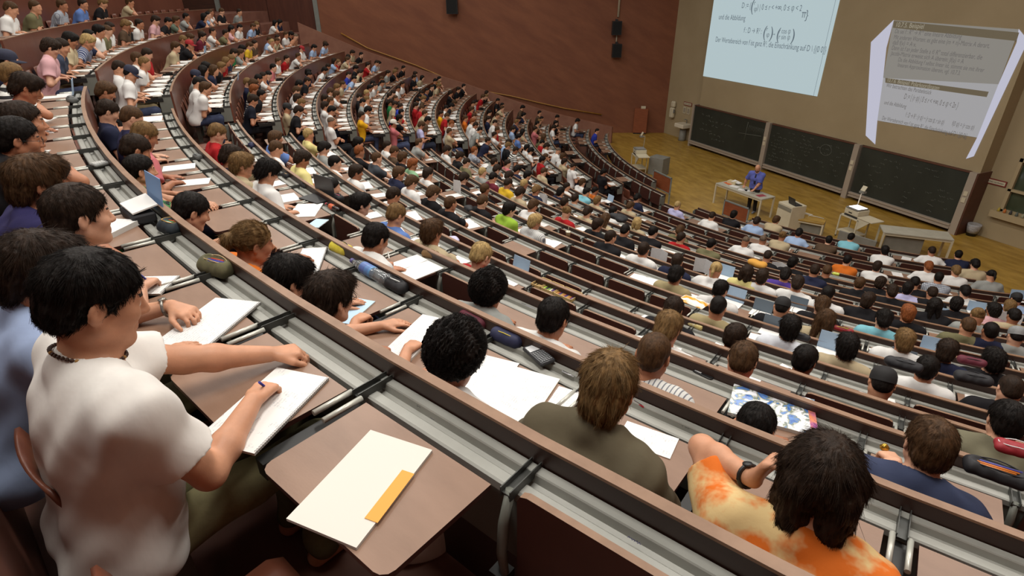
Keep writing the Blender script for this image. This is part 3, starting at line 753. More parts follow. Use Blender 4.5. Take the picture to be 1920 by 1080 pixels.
class Row:
    """one run of bays of row k on one side of the stair aisle; bay 0 is the one at the aisle"""
    def __init__(s, k, side):
        s.k = k; s.side = side
        a, b = (TH_L0[k], TH_FAR[k]) if side == 'far' else (TH_R0[k], TH_NEAR[k])
        t = np.linspace(a, b, 1200); p = rim2(k, t); L = np.concatenate([[0], np.cumsum(np.linalg.norm(np.diff(p, axis=0), axis=1))])
        s.t = t; s.L = L; s.len = L[-1]; s.n = int(L[-1] // PITCH); s.off = 0.
        s.taken = {}
    def th(s, x): return float(np.interp(x, s.L, s.t))
    def s_of(s, th): return float(np.interp(th, s.t if s.t[0] < s.t[-1] else s.t[::-1], s.L if s.t[0] < s.t[-1] else s.L[::-1]))
    def has(s, th): return min(s.t[0], s.t[-1]) - .004 <= th <= max(s.t[0], s.t[-1]) + .004
    def bay(s, th): return max(0, min(s.n - 1, int((s.s_of(th) - s.off) // PITCH)))
    def bayth(s, j): return s.th(s.off + (j + .5) * PITCH)
    def name(s): return '%s %s-side row from stage' % (ordi(17 - s.k), s.side)
ROWS = {}
for k in range(-2, 17):
    ROWS[(k, 'far')] = Row(k, 'far')
    if k >= -1: ROWS[(k, 'near')] = Row(k, 'near')
def row_at(k, th):
    for sd in ('far', 'near'):
        r = ROWS.get((k, sd))
        if r and r.has(th): return r
    return None
PROFILE_TRAY = [(.004, -.072), (.031, -.072), (.034, -.076), (.039, -.100), (.061, -.104), (.066, -.086), (.072, -.081), (.102, -.081), (.109, -.086), (.110, -.112), (.004, -.112)]
def strip(row, prof, m, name, parent, mats, j0=0, j1=None, closed=True, ext=0.):
    """extrude a cross-section (behind-rim, height over rim) along the bays as one mesh"""
    k = row.k; j1 = row.n if j1 is None else j1
    mb = MB(); pr = np.array(prof); n = len(pr); V = []
    xs = [row.off + j * PITCH for j in range(j0, j1 + 1)]
    for x in xs:
        t = row.th(x)
        for o, z in prof:
            p = rim2(k, t, o); V.append(W(p[0], p[1], -TT[k] + z))
    F = []
    for i in range(len(xs) - 1):
        for a in range(n if closed else n - 1):
            b = (a + 1) % n; f = (i * n + a, i * n + b, (i + 1) * n + b, (i + 1) * n + a); F.append(f if row.side == 'near' else f[::-1])
    if closed:
        e = (len(xs) - 1) * n; F.append(tuple(range(n))[::-1]); F.append(tuple(e + i for i in range(n)))
    mb.add(V, F); return mb.obj(name, mats, parent)
def tablet_mesh():
    mb = MB(); w, y0, y1, r = .262, -.49, -.135, .035
    poly = [(-w, y1), (-w, y0 + r)] + [(-w + r - r * math.cos(a), y0 + r - r * math.sin(a)) for a in (.5, 1.05)] + [(-w + r, y0), (w - r, y0)] + [(w - r + r * math.sin(a), y0 + r - r * math.cos(a)) for a in (.5, 1.05)] + [(w, y0 + r), (w, y1)]
    mb.prism(poly, -.088, -.070, 1); n = len(poly)
    mb.M[1] = 0
    return mb.mesh('tablet', [M_TAB, M_TABU])
def folded_mesh():
    mb = MB(); w, r = .268, .03
    z1, z0 = -.028, -.41
    poly = [(-w, z0), (w, z0), (w, z1 - r), (w - r * .3, z1 - r * .3), (w - r, z1), (-w + r, z1), (-w + r * .3, z1 - r * .3), (-w, z1 - r)]
    M = Matrix(((1, 0, 0, 0), (0, 0, -1, 0), (0, 1, 0, 0), (0, 0, 0, 1)))
    mb.prism(poly, .125, .145, 0, M)
    mb.M[2 + 4] = mb.M[2 + 3] = mb.M[2 + 5] = 1
    return mb.mesh('folded_tablet', [M_TABU, M_RIM])
def bracket_mesh(folded):
    mb = MB()
    for x in (-.017, .014): mb.box((x, -.140, -.086), (x + .003, -.004, -.054), 3)
    mb.box((-.014, -.135, -.084), (.014, -.004, -.074), 3)
    if not folded:
        for x in (-.026, .026): mb.tube([(x, -.135, -.066), (x, -.275, -.066)], .0095, 8, 1)
        mb.box((-.022, -.47, -.16), (.022, -.13, -.10), 0)
    else:
        mb.tube([(0, -.118, -.07), (.004, -.152, -.16), (.0, -.158, -.27), (.02, -.17, -.33)], [.014, .016, .015, .012], 7, 2)
        mb.box((-.02, -.19, -.36), (.03, -.14, -.33), 0)
    return mb.mesh('hinge_arm', [M_BLACK, M_TUBE, M_BODY, mat('dark_grey_fin', (70, 71, 68), .4, metal=.3)])
def seat_mesh():
    mb = MB(); n = 9; V = []
    prof = [(-.52, -.350), (-.56, -.335), (-.70, -.345), (-.80, -.340), (-.845, -.30), (-.865, -.20), (-.885, -.05), (-.90, .02)]
    ws = [.19, .205, .21, .20, .175, .185, .195, .17]
    for th in (0, .012):
        for (y, z), w in zip(prof, ws):
            for i in range(n):
                u = -1 + 2 * i / (n - 1); V.append((u * w, y + (.02 * u * u if z > -.3 else 0) - (th if z > -.31 else 0), z + (.008 * u * u if z < -.3 else 0) - (th if z <= -.31 else 0)))
    m = len(prof) * n; F = []
    for i in range(len(prof) - 1):
        for j in range(n - 1):
            a = i * n + j; F.append((a, a + n, a + n + 1, a + 1)); F.append((m + a, m + a + 1, m + a + n + 1, m + a + n))
    L = len(prof) - 1
    for j in range(n - 1): F += [(j, j + 1, m + j + 1, m + j), (L * n + j, m + L * n + j, m + L * n + j + 1, L * n + j + 1)]
    for i in range(L): F += [(i * n, m + i * n, m + i * n + n, i * n + n), (i * n + n - 1, i * n + 2 * n - 1, m + i * n + 2 * n - 1, m + i * n + n - 1)]
    mb.add(V, F, 0, True); mb.box((-.05, -.74, -.78), (.05, -.66, -.36), 1)
    return mb.mesh('seat', [M_SEAT, M_BODY])
ME_TAB, ME_FOLD, ME_BR, ME_BRF, ME_SEAT = tablet_mesh(), folded_mesh(), bracket_mesh(False), bracket_mesh(True), seat_mesh()
def frameM(k, th, o=0., z=0.):
    p = rim2(k, th, o); return TR(W(p[0], p[1], -TT[k] + z), yaw_at(k, th))
def build_rows():
    for (k, sd), row in ROWS.items():
        far = sd == 'far'
        m0 = frameM(k, row.bayth(row.n // 2), .3, -.78)
        e = thing('desk_row', 'curved desk row of folding tablets, %s on %s side of stair aisle' % (ordi(17 - k) + ' up from stage', sd), 'desk row', None, 'curved desk rows of the lecture hall')
        e['rowkey'] = '%d %s' % (k, sd)
        drop = TT[k + 1] - TT[k] if k < 16 else .0
        zb = -.78 - drop + .02 if k < 16 else -.60
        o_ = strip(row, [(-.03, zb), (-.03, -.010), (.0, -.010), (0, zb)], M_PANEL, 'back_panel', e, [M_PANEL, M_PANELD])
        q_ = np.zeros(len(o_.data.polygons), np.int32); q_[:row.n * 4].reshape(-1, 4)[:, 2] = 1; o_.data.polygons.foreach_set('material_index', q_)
        strip(row, [(-.034, -.010), (-.034, 0.), (.001, 0.), (.001, -.010)], M_RIM, 'rim', e, [M_RIM])
        strip(row, PROFILE_TRAY, M_TRAY, 'pencil_tray', e, [M_TRAY])
        strip(row, [(.006, -.34), (.006, -.112), (.104, -.112), (.104, -.34)], M_BODY, 'desk_body', e, [M_BODY])
        # grey end plate at the aisle
        t0 = row.th(row.off); sg = 1 if far else -1
        mb = MB(); mb.bbox((-.012, -.20, -.36), (.012, -.002, -.07), .004); mb.obj('end_plate', [M_BODY], e, frameM(k, t0))
        for j in range(row.n):
            th = row.bayth(j); vis = (-150 < proj((*rim2(k, th), -TT[k]))[0] < 2080) and depth_of((*rim2(k, th), -TT[k])) > .2
            if not vis and j not in (0, row.n - 1): continue
            st = row.taken.get(j, '')
            fold = st == 'fold'
            link('tablet', ME_FOLD if fold else ME_TAB, e, frameM(k, th))
            link('hinge_arm', ME_BRF if fold else ME_BR, e, frameM(k, row.th(row.off + j * PITCH)))
            link('seat', ME_SEAT, e, frameM(k, th))
            if j % 3 == 1:
                mb = MB(); mb.box((-.03, -.09, -.78), (.03, -.03, -.34)); mb.obj('support', [M_BODY], e, frameM(k, row.th(row.off + j * PITCH)))

# ---------------------------------------------------------------- who sits where (head position in the photo, hair, clothes)
CAT = """6,18,b,w 54,18,b,ol 106,21,b,ch 146,19,d,bl 160,12,k,k 184,16,l,k 208,5,k,n 236,9,b,t 270,5,k,bl 288,2,b,w 92,5,b,k 150,2,b,y 125,1,k,b 66,99,k,k 96,90,d,pk 132,75,k,t 165,78,y,sn 186,59,k,w 242,49,CW,k 262,45,d,w 292,38,d,pk 316,41,k,k 345,32,k,g 354,31,b,g 388,31,b,G 224,128,d,w 246,138,CN,w 258,110,b,w 330,88,b,t 344,75,l,k 359,84,CR,k 356,71,b,w 380,68,d,m 399,60,d,w 435,56,k,pk 450,52,k,w 464,49,k,p 475,50,b,l 368,142,CN,g 375,134,l,k 386,126,k,n 372,156,k,w 386,166,b,w 439,99,d,G 454,92,k,k 468,86,b,y 478,82,d,br 199,172,b,k 200,210,d,n 248,222,b,nr 272,255,l,p 362,244,b,br 400,248,b,t 465,155,l,n 477,168,r,s 491,178,k,k 475,188,d,nj 485,148,k,k 495,145,r,br 513,127,k,p 527,114,b,w 538,110,d,r 548,108,d,v 538,203,CK,t 560,208,d,k 558,185,d,w 556,170,b,w 568,167,d,br 577,152,d,k 561,158,k,k 578,136,k,n 609,132,k,w 620,115,k,p 635,117,l,r 642,111,b,k 654,110,k,w 662,112,b,t 682,103,k,k 606,185,d,w 622,207,k,w 620,229,g,w 606,199,d,w 620,172,b,w 632,164,l,t 631,178,b,w 654,140,d,b 667,128,k,k 668,148,k,l 675,137,d,t 690,122,d,r 710,119,k,w 408,250,l,r 507,248,b,ol 517,260,b,bl 579,252,y,ly 522,115,b,w 540,108,d,r 548,110,d,v 566,92,CR,w 589,89,k,l 600,89,d,w 611,85,d,l 622,85,k,t 638,72,k,k 495,78,k,n 510,79,y,w 521,71,d,ol 546,65,k,k 555,69,g,sk 478,51,d,l 661,99,d,t 685,99,k,k 710,120,k,w 672,182,d,k 688,175,y,t 694,165,k,w 699,157,k,G 680,192,k,g 690,207,k,w 676,217,d,Y 728,137,d,g 743,131,b,k 757,128,k,k 730,180,d,k 737,175,d,k 747,166,d,w 755,158,d,w 741,196,d,t 733,192,d,G 751,200,d,b 753,211,k,r 749,222,k,k 733,232,CW,p 778,139,d,l 793,138,k,gg 780,156,k,ol 790,175,d,k 782,189,k,m 787,182,k,w 780,198,d,r 791,203,b,r 797,213,b,t 802,225,k,br 786,235,b,lv 822,148,k,o 813,152,k,k 810,164,CW,k 823,161,l,t 837,203,k,w 847,199,k,k 826,213,d,Y 838,218,b,r 847,232,r,w 838,247,b,t 870,162,k,k 860,168,d,k 845,175,d,k 840,192,b,t 852,193,b,t 873,222,b,o 886,228,r,w 892,235,d,w 900,244,k,g 885,205,b,r 897,179,d,r 906,182,b,r 892,192,k,w 913,223,d,n 928,230,d,w 924,253,d,w 934,188,k,k 930,202,k,k 918,211,k,k 942,203,b,t 673,284,r,k 713,275,d,w 731,284,b,br 743,293,b,n 707,296,b,w 786,268,b,g 672,268,k,k 838,281,d,w 862,293,d,k 890,282,r,ch 952,272,l,k 933,189,k,k 918,211,k,k 940,203,b,t 980,202,k,br 973,223,d,g 982,216,k,n 962,242,d,l 973,257,k,bl 988,277,k,w 995,283,k,w 967,282,d,s 953,273,l,k 1012,212,k,br 1012,228,l,g 1004,242,d,p 1008,262,l,w 1010,268,k,r 1025,274,d,w 1017,300,k,r 1020,322,b,t 1045,220,k,k 1042,231,k,k 1038,239,d,w 1047,283,g,w 1050,304,d,t 1075,312,d,wt 1083,227,k,w 1132,323,k,k 1120,246,CB,b 925,307,k,k 905,323,y,g 925,331,k,m 942,308,d,p 962,319,k,n 975,331,k,k 942,332,d,br 953,344,d,y 972,344,y,g 895,355,b,n 997,358,l,n 1042,358,d,w 1092,342,b,w 972,362,d,t 998,358,b,w 1042,362,k,n 1062,350,d,w 1100,360,k,cy 1115,358,k,o 1000,385,b,w 1049,382,d,br 1067,375,d,g 1112,378,l,t 1058,400,lp,r 1100,398,d,t 1150,396,k,w 1179,387,b,t 1195,371,k,n 1260,388,y,lv 1003,416,y,sw 1110,425,d,k 1127,413,bl,t 1192,419,yl,t 1172,433,k,k 1145,445,d,k 1225,435,k,k 1202,452,k,k 1207,468,d,w 1275,432,b,ol 1275,447,d,r 1258,483,d,g 1270,490,d,n 1269,508,d,ol 713,275,d,g 730,285,b,br 742,297,b,k 707,297,b,gv 773,308,r,gl 785,267,b,g 788,328,d,w 735,317,k,w 748,325,b,n 772,342,b,w 738,367,d,w 812,362,b,kp 848,365,d,k 845,382,b,k 865,335,d,k 860,300,kl,k 875,305,d,ol 903,322,y,g 925,333,k,m 840,280,d,w 927,304,d,g 928,318,d,k 943,332,d,r 953,344,d,Y 972,347,y,g 970,361,d,t 997,358,b,w 895,358,b,k 882,384,b,k 955,393,k,e 1000,384,b,k 743,403,l,bl 412,297,d,n 439,312,l,t 502,322,k,w 505,281,b,w 567,298,d,ly 608,278,k,g 617,307,k,w 615,353,k,k 654,388,k,k 668,323,d,w 667,268,kl,k 705,448,k,w 810,435,b,t 902,480,y,r 917,545,kc,g 1334,406,d,w 1372,404,k,k 1413,418,d,l 1451,415,b,t 1424,442,k,k 1463,446,lp,t 1498,437,k,l 1548,458,k,br 1592,452,k,cy 1334,458,k,ol 1398,453,g,w 1426,453,g,w 1435,484,d,k 1485,494,k,k 1342,507,yp,w 1400,512,dl,ly 1462,508,d,b 1470,518,k,v 1422,526,d,w 1495,532,d,wt 1527,508,d,n 1550,509,b,k 1584,498,k,o 1350,544,k,w 1552,552,k,w 1659,470,k,w 1749,476,d,w 1805,489,k,n 1643,509,d,w 1745,513,r,w 1798,518,l,w 1838,508,k,t 1868,528,kp,g 1612,532,b,k 1649,539,d,k 1715,531,k,k 1762,526,k,ch 1672,549,d,k 1702,546,k,lv 1748,553,d,k 1627,564,d,k 1752,573,kl,k 1810,548,k,w 1795,578,k,k 1863,582,k,pk 1832,593,lp,g 1910,567,CK,l 1897,581,l,k 1905,600,k,t 1702,591,r,k 1657,599,k,cy 1343,580,k,tn 1462,582,CK,k 1481,615,k,wl 1375,636,d,k 1392,676,b,p 1535,585,b,k 1542,613,bl,t 1507,678,k,k 1580,673,k,t 1552,552,k,w 1037,597,k,w 1267,516,k,tn 1262,581,d,k 1252,616,l,w 1695,648,l,w 1775,659,d,n 1860,631,k,n 1862,676,k,k 1815,615,b,ol 1737,694,k,w 1652,724,CK,k 1893,731,d,k 1908,638,CG,g 1886,790,k,or 1742,835,b,nb 1540,895,dl,td 1415,802,k,k 1225,667,b,sw 1140,728,bm,om 855,665,kc,w 620,560,d,k 540,525,k,k 475,457,yp,o 360,397,k,nb 264,320,k,gs 160,575,k,W 80,510,d,po 150,405,k,or 75,345,b,nv 35,262,k,k 45,230,d,k 25,142,l,s 15,115,CN,n 232,285,d,k 412,297,b,k 440,318,l,t 362,245,d,br 50,165,d,r"""
TABZ = -.070
HSTYLE = {'CW': ('cap', 'd'), 'CK': ('cap', 'k'), 'CN': ('cap', 'k'), 'CR': ('cap', 'd'), 'CB': ('cap', 'k'), 'CG': ('cap', 'k'), 'kc': ('curly', 'k'), 'kl': ('long', 'k'), 'bl': ('long', 'b'), 'dl': ('bob', 'd'), 'yp': ('pony', 'y'), 'lp': ('bun', 'l'), 'kp': ('pony', 'k'), 'yl': ('bob', 'y'), 'bm': ('mop', 'b'), 'g': ('bald', 'g')}
CAPC = {'CW': ((224, 220, 208), 'white'), 'CK': ((30, 29, 30), 'black'), 'CN': ((36, 40, 62), 'navy'), 'CR': ((164, 34, 38), 'red'), 'CB': ((56, 70, 150), 'blue'), 'CG': ((140, 142, 142), 'grey')}
HAIRW = {'k': 'black-haired', 'd': 'dark-haired', 'b': 'brown-haired', 'l': 'light-brown-haired', 'y': 'blond', 'r': 'red-haired', 'g': 'shaven-headed'}
EXTRA_SHIRT = {'td': ((204, 112, 40), 'orange and cream tie-dye top'), 'nb': ((58, 66, 92), 'slate navy T-shirt'), 'om': ((92, 84, 66), 'brownish olive T-shirt'), 'W': ((226, 222, 216), 'white T-shirt'), 'po': ((150, 166, 198), 'pale blue polo shirt'), 'or': ((112, 108, 88), 'grey-olive T-shirt'), 'nv': ((42, 38, 78), 'navy vest over white shirt'), 'gs': ((44, 92, 62), 'green and black patterned shirt')}
SHIRT.update(EXTRA_SHIRT)
class Seat: pass
def solve(k, x, y, h):
    """where the sight line of a head meets head height h over the rim of row k"""
    t = TT[k] - h
    if t < .03: return None
    P = onz(x, y, t); r, th = pol(P)
    if not -.62 < th < .66: return None
    for _ in range(3):
        q = rim2(k, th); e = 1e-3; d = rim2(k, th + e) - rim2(k, th - e); d /= np.linalg.norm(d); n = np.array((d[1], -d[0]))
        v = P[:2] - q; o = v @ n; th += (v @ d) / rad(k, th)
    return th, float(o)
FORCE = {(440, 318): 2, (439, 312): 2, (412, 297): 2, (540, 525): 1, (1415, 802): 2, (1886, 790): 3, (1652, 724): 4, (1507, 678): 4, (1375, 636): 4, (1392, 676): 3, (1580, 673): 5, (654, 388): 3, (615, 353): 3}
_rp = {}
def rim_y(k, x):
    if k not in _rp:
        t = np.linspace(-.5, .12, 3000); P = np.array(rim2(k, t)); P = np.c_[P, np.full(len(t), -TT[k])]; d = (P @ RM)[:, 2]; q = proj(P); _rp[k] = np.where((d > .3)[:, None], q, 1e6)
    q = _rp[k]; return float(q[np.abs(q[:, 0] - x).argmin(), 1])   # px -> row
def cands(x, y):
    out = []
    for k in range(-2, 17):
        s = solve(k, x, y, .36)
        if s is None: continue
        c = abs(s[1] - .50)
        if s[0] < .06 and y > 250 and x > 300 and k > 0:
            off = (rim_y(k - 1, x) - y) * depth_of((*rim2(k, s[0], s[1]), -TT[k] + .36)) / FPX
            c = c * .5 + abs(off - .2) * 1.2
        out.append((c, k))
    if (x, y) in FORCE: return [FORCE[(x, y)]]
    if y < 24 and x < 400:
        return [-1 if y > 6 else -2]
    out.sort(); return [k for d, k in out if d < .52][:2] or [out[0][1]]
ONCYL = {}
def place_all():
    seats = []
    L = []
    for w in CAT.split():
        a = w.split(','); L.append((int(a[0]), int(a[1]), a[2], a[3]))
    L.sort(key=lambda v: -v[1])
    for x, y, hr, sh in L:
        ok = False; dup = False
        for k in cands(x, y):
            if k <= -1:   # near the horizon: meet the seat line itself
                best = None
                for th in np.linspace(-.4, .45, 400):
                    p = rim2(k, th, .45); q = proj((p[0], p[1], -TT[k] + .38)); e = abs(q[0] - x)
                    if depth_of((p[0], p[1], -TT[k])) > 1 and (best is None or e < best[0]): best = (e, th)
                s = (best[1], .45)
            else: s = solve(k, x, y, .36)
            row = row_at(k, s[0])
            if row is None:
                for sd in ('far', 'near'):
                    r = ROWS.get((k, sd))
                    if r and r.has(s[0] + (.02 if sd == 'far' else -.02)): row = r; break
            if row is None: continue
            pos = row.s_of(s[0])
            cl = [o for o in seats if o.row is row and abs(o.pos - pos) < (.44 if y < 200 else .40 if y < 390 and x > 120 else .20)]
            if any(math.hypot(o.x - x, o.y - y) < max(5.5, min(26, .17 * FPX / max(1, depth_of(onz(x, y, max(.05, TT[k] - .36)))))) for o in seats): dup = True; break
            if cl: continue
            o = Seat(); o.x, o.y, o.hr, o.sh, o.k, o.row, o.th, o.o, o.pos = x, y, hr, sh, k, row, s[0], s[1], pos
            seats.append(o); ok = True; break
    for x, y, hr, sh, k, sd, j in FPOS:
        row = ROWS[(k, sd)]; o = Seat(); o.x, o.y, o.hr, o.sh, o.k, o.row = x, y, hr, sh, k, row; o.th = row.th((j + .5) * PITCH); o.o = .4; o.pos = row.s_of(o.th); seats.append(o)
    return seats
FPOS = [(115, 111, 'd', 'gb', 0, 'far', 0)]
SEATS = place_all()
# set the bay grid of every row so that people sit in the middle of their bays
for r in ROWS.values():
    ps = [s for s in SEATS if s.row is r]
    if r.k == 0 and r.side == 'near': r.off = (r.s_of(-.38277)) % PITCH
    elif r.k == 1 and r.side == 'near': r.off = (r.s_of(-.33149)) % PITCH
    elif ps:
        best = min(np.arange(0, PITCH, .02), key=lambda f: sum(min(.3, abs(((s.pos - f) / PITCH) % 1 - .5)) ** 1 for s in ps)); r.off = float(best)
    r.n = int((r.len - r.off) // PITCH)
    for s in sorted(ps, key=lambda s: depth_of((*rim2(s.k, s.th), -TT[s.k]))):
        j = r.bay(s.th)
        if j in r.taken:
            alt = [q for q in (j - 1, j + 1) if 0 <= q < r.n and q not in r.taken]
            if alt: j = min(alt, key=lambda q: abs(r.off + (q + .5) * PITCH - s.pos))
        s.bay = j; r.taken.setdefault(j, 'p'); 
# filler figures for the packed far wing, too small to tell apart
FILL = []
for (k, sd), r in ROWS.items():
    for j in range(r.n):
        th = r.bayth(j); P = (*rim2(k, th, .5), -TT[k] + .3); q = proj(P)
        if sd == 'far' and 0 <= k <= 13 and j not in r.taken and -20 < q[0] < 1920 and rnd.random() < (.62 if k >= 2 else .45):
            if min([9] + [abs(s.pos - (r.off + (j + .5) * PITCH)) for s in SEATS if s.row is r]) > .40:
                FILL.append((k, r, j)); r.taken[j] = 'p'
        elif j not in r.taken:
            pf = 0. if (sd == 'near' and k <= 1) else (.85 if sd == 'near' else (.8 if k >= 13 else .3))
            r.taken[j] = 'fold' if rnd.random() < pf else 'flat'
# bays known from the photo
def bay_at(k, x, y, dz=TABZ):
    P = onz(x, y, TT[k] - dz); r, th = pol(P)
    for _ in range(3):
        q = rim2(k, th); e = 1e-3; d = rim2(k, th + e) - rim2(k, th - e); d /= np.linalg.norm(d); th += ((P[:2] - q) @ d) / rad(k, th)
    row = row_at(k, th)
    return (row, row.bay(th), th) if row else None
for k, x, y, st in [(0, 1010, 1010, 'fold'), (0, 720, 900, 'flat'), (2, 700, 440, 'p'), (1, 620, 425, 'flat'), (2, 845, 540, 'fold'), (3, 1140, 600, 'fold'), (4, 1050, 545, 'fold'), (2, 650, 430, 'fold'), (1, 430, 400, 'flat')]:
    b = bay_at(k, x, y)
    if b and b[0].taken.get(b[1]) != 'p': b[0].taken[b[1]] = st
SEAM = lambda s: TR(W(*rim2(s.k, s.th, s.hip), -TT[s.k] - .78), yaw_at(s.k, s.th))
def hands_for(kind, lean, g=RNG):
    j = lambda: float(g.normal(0, .025))
    if kind == 'write': return [{'w': (-.13 + j(), .27 + j(), .745), 'g': 'flat', 'f': (.35, .9, -.05)}, {'w': (.13 + j(), .25 + j(), .750), 'g': 'pen', 'f': (-.35, .9, -.12)}]
    if kind == 'fold': return [{'w': (.06, .29 + j(), .750), 'g': 'relaxed', 'f': (1, .15, -.05)}, {'w': (-.04, .24 + j(), .765), 'g': 'relaxed', 'f': (-1, .2, -.05)}]
    return None
CHIN = lambda P0, sg: {'w': tuple(P0.hc + P0.HR @ v3(sg * .035, .045, -.185)), 'f': (-sg * .15, .12, 1), 'n': (sg * .5, .85, 0), 'g': 'fist', 'pole': (sg * .5, .55, -.7)}
def pose_var(lean, kind, yaw=0., pitch=None, head=None, sleeve='short', build=1., **kw):
    pitch = {'write': 32, 'chin': 10, 'fold': 14}[kind] if pitch is None else pitch
    if kind == 'chin':
        P0 = Pose(lean=lean, yaw=yaw, pitch=pitch, head=head)
        hd = [hands_for('fold', lean)[0], CHIN(P0, 1)]
        hd[0] = {'w': (.02, .27, .75), 'g': 'relaxed', 'f': (1, .3, -.05)}
    else: hd = hands_for(kind, lean)
    return Pose(lean=lean, yaw=yaw, pitch=pitch, hands=hd, head=head, sleeve=sleeve, build=build, **kw)
PROTO = []
for lean in (6, 14, 22, 30, 38):
    for kind, yaw in (('write', 6), ('fold', -10), ('chin', 8)):
        PROTO.append((lean, kind, yaw, pose_var(lean, kind, yaw)))
NEARD = 4.3
for s in SEATS:
    s.depth = depth_of((*rim2(s.k, s.th, s.o), -TT[s.k] + .35)); s.near = s.depth < NEARD and s.k >= 0
    best = None; kinds = rnd.choices(('write', 'fold', 'chin'), (5, 3, 2))[0]
    for i, (lean, kind, yaw, P) in enumerate(PROTO):
        if kind != kinds: continue
        h = P.hc[2] - .78
        r = solve(s.k, s.x, s.y, h) if s.k >= 0 and (s.x, s.y) != (115, 111) else (s.th, .35)
        if r is None: continue
        hip = r[1] + P.hc[1]; e = abs(hip - .70) + .004 * abs(lean - 22) + (5 * max(0, .52 - hip))
        if best is None or e < best[0]: best = (e, i, r[0], hip)
    if best is None: best = (9, 6, s.th, .68)
    s.proto = best[1]; s.th = best[2]; s.hip = min(max(best[3], .55), .80)
    s.hstyle, s.hcol = HSTYLE.get(s.hr, (rnd.choice(('short', 'short', 'medium', 'crop', 'medium', 'mop')), s.hr))
    if s.hcol not in HAIRC: s.hcol = 'd'
print('seats', len(SEATS), 'fill', len(FILL), 'near', sum(s.near for s in SEATS))

# ---------------------------------------------------------------- seat people
_pm = {}
def proto_mesh(i, tier):
    key = (i, tier)
    if key not in _pm:
        h, fine = {1: (.0095, True), 2: (.017, False)}[tier]
        g = person_geo(PROTO[i][3], h, fine, seed=i * 1.7, fold=1. if tier == 1 else 0.)
        _pm[key] = {n: mesh_from(n, *g[n], [None], smooth=True) for n in g}
        for n, me in _pm[key].items(): me.materials.clear(); me.materials.append(skin_mat(0))
    return _pm[key]
_hm = {}
def hair_mesh(style, tier):
    if style in ('cap', 'knit'):
        if style not in _hm: _hm[style] = cap_mb(style == 'cap').mesh('cap', [skin_mat(0)])
        return _hm[style]
    key = (style, tier)
    if key not in _hm:
        V, F = hair_geo(style, {0: .0042, 1: .0075, 2: .014}[tier]); me = mesh_from('hair', V, F, [skin_mat(0)], smooth=True); _hm[key] = me
    return _hm[key]
def setm(o, m):
    o.material_slots[0].link = 'OBJECT'; o.material_slots[0].material = m
def add_hair(e, P, style, hcol, code, tier, nstr):
    if style == 'cap':
        c = CAPC[code]; o = link('cap', hair_mesh('cap' if code != 'CW' or rnd.random() < .6 else 'knit', tier), e, P.headM()); setm(o, mat('cap_' + c[1], c[0], .8, rgb2=tuple(int(v * .9) for v in c[0]), nscale=20))
        o2 = link('hair', hair_mesh('crop', max(tier, 1)), e, P.headM() @ Matrix.Diagonal((.97, .97, .93, 1))); setm(o2, hair_mat(hcol)); return
    o = link('hair', hair_mesh(style, tier), e, P.headM()); setm(o, hair_mat(hcol))
    if nstr and style != 'bald':
        d = strands(style, nstr, .0009 if nstr < 3000 else .0006)
        if not d.materials: d.materials.append(hair_mat('d'))
        q = link('hair_strands', d, o); setm(q, hair_mat(hcol))
def hair_word(s):
    if s.hstyle == 'cap': return '%s-capped person' % CAPC[s.hr][1]
    return '%s person' % HAIRW[s.hcol]
def seat_label(s, what):
    return '%s, %s seat from stair aisle, %s' % (what, ordi(s.bay + 1), s.row.name())
NEAR = {}   # custom figures, by their head position in the photo
def spec(x, y, **kw): NEAR[(x, y)] = kw
def tip(k, w, t, dz=.045): return (k, w, t, dz)
spec(160, 575, lean=11, yaw=-4, pitch=20, h=.42, head=(178, 563), L=dict(w=(505, 664), t=(570, 656), dz=.05, g='soft'), R=dict(w=(474, 752), t=(522, 700), dz=.05, g='pen', pole=(.55, -.5, -.6)), hair='short', col='k', res=.0048, label='dark-haired person in white T-shirt with beaded necklace, writing on spiral pad in front', ns=14000, pants=2, build=1.06)
spec(80, 510, lean=27, yaw=-6, pitch=18, h=.31, L=dict(w=(322, 574), t=(392, 602), dz=.06, g='claw'), R=dict(w=(300, 672), t=(366, 640), dz=.045, g='flat'), hair='medium', col='d', label='person in pale blue polo shirt with both hands on spiral pad', ns=9000)
spec(150, 405, lean=28, yaw=4, pitch=8, h=.31, R=dict(w=(262, 540), t=(306, 504), dz=.05, g='pen'), hair='short', col='d', label='person with short dark hair in profile writing, behind pale blue polo wearer', ns=9000)
spec(75, 345, lean=26, yaw=4, pitch=8, h=.32, L=dict(w=(150, 364), t=(194, 364), dz=.05, g='fist'), chin='R', hair='medium', col='b', label='brown-haired person in navy vest, chin propped on hand', ns=7000)
spec(35, 262, lean=24, yaw=0, pitch=12, h=.34, chin='R', hair='short', col='k', label='black-haired person with wire glasses, hand at mouth', glasses=True, ns=4000)
spec(45, 230, lean=22, yaw=0, pitch=8, h=.38, chin='R', hair='short', col='d', label='dark-haired person with bracelet propping chin, beside wire-glasses wearer', ns=3000)
spec(855, 665, lean=30, yaw=10, pitch=30, h=.33, L=dict(w=(692, 662), t=(735, 634), dz=.05, g='fist'), R=dict(w=(778, 700), t=(806, 652), dz=.05, g='pen'), hair='curly', col='k', label='curly black-haired person writing across open notebooks, seen from behind', ns=10000)
spec(620, 560, lean=30, yaw=8, pitch=14, h=.31, hair='medium', col='d', glasses=True, label='dark-haired person with glasses beside a pale blue booklet', ns=9000)
spec(540, 525, lean=34, yaw=0, pitch=24, h=.27, row=1, hair='medium', col='k', label='person with straight black hair bent low beside glasses wearer', ns=9000)
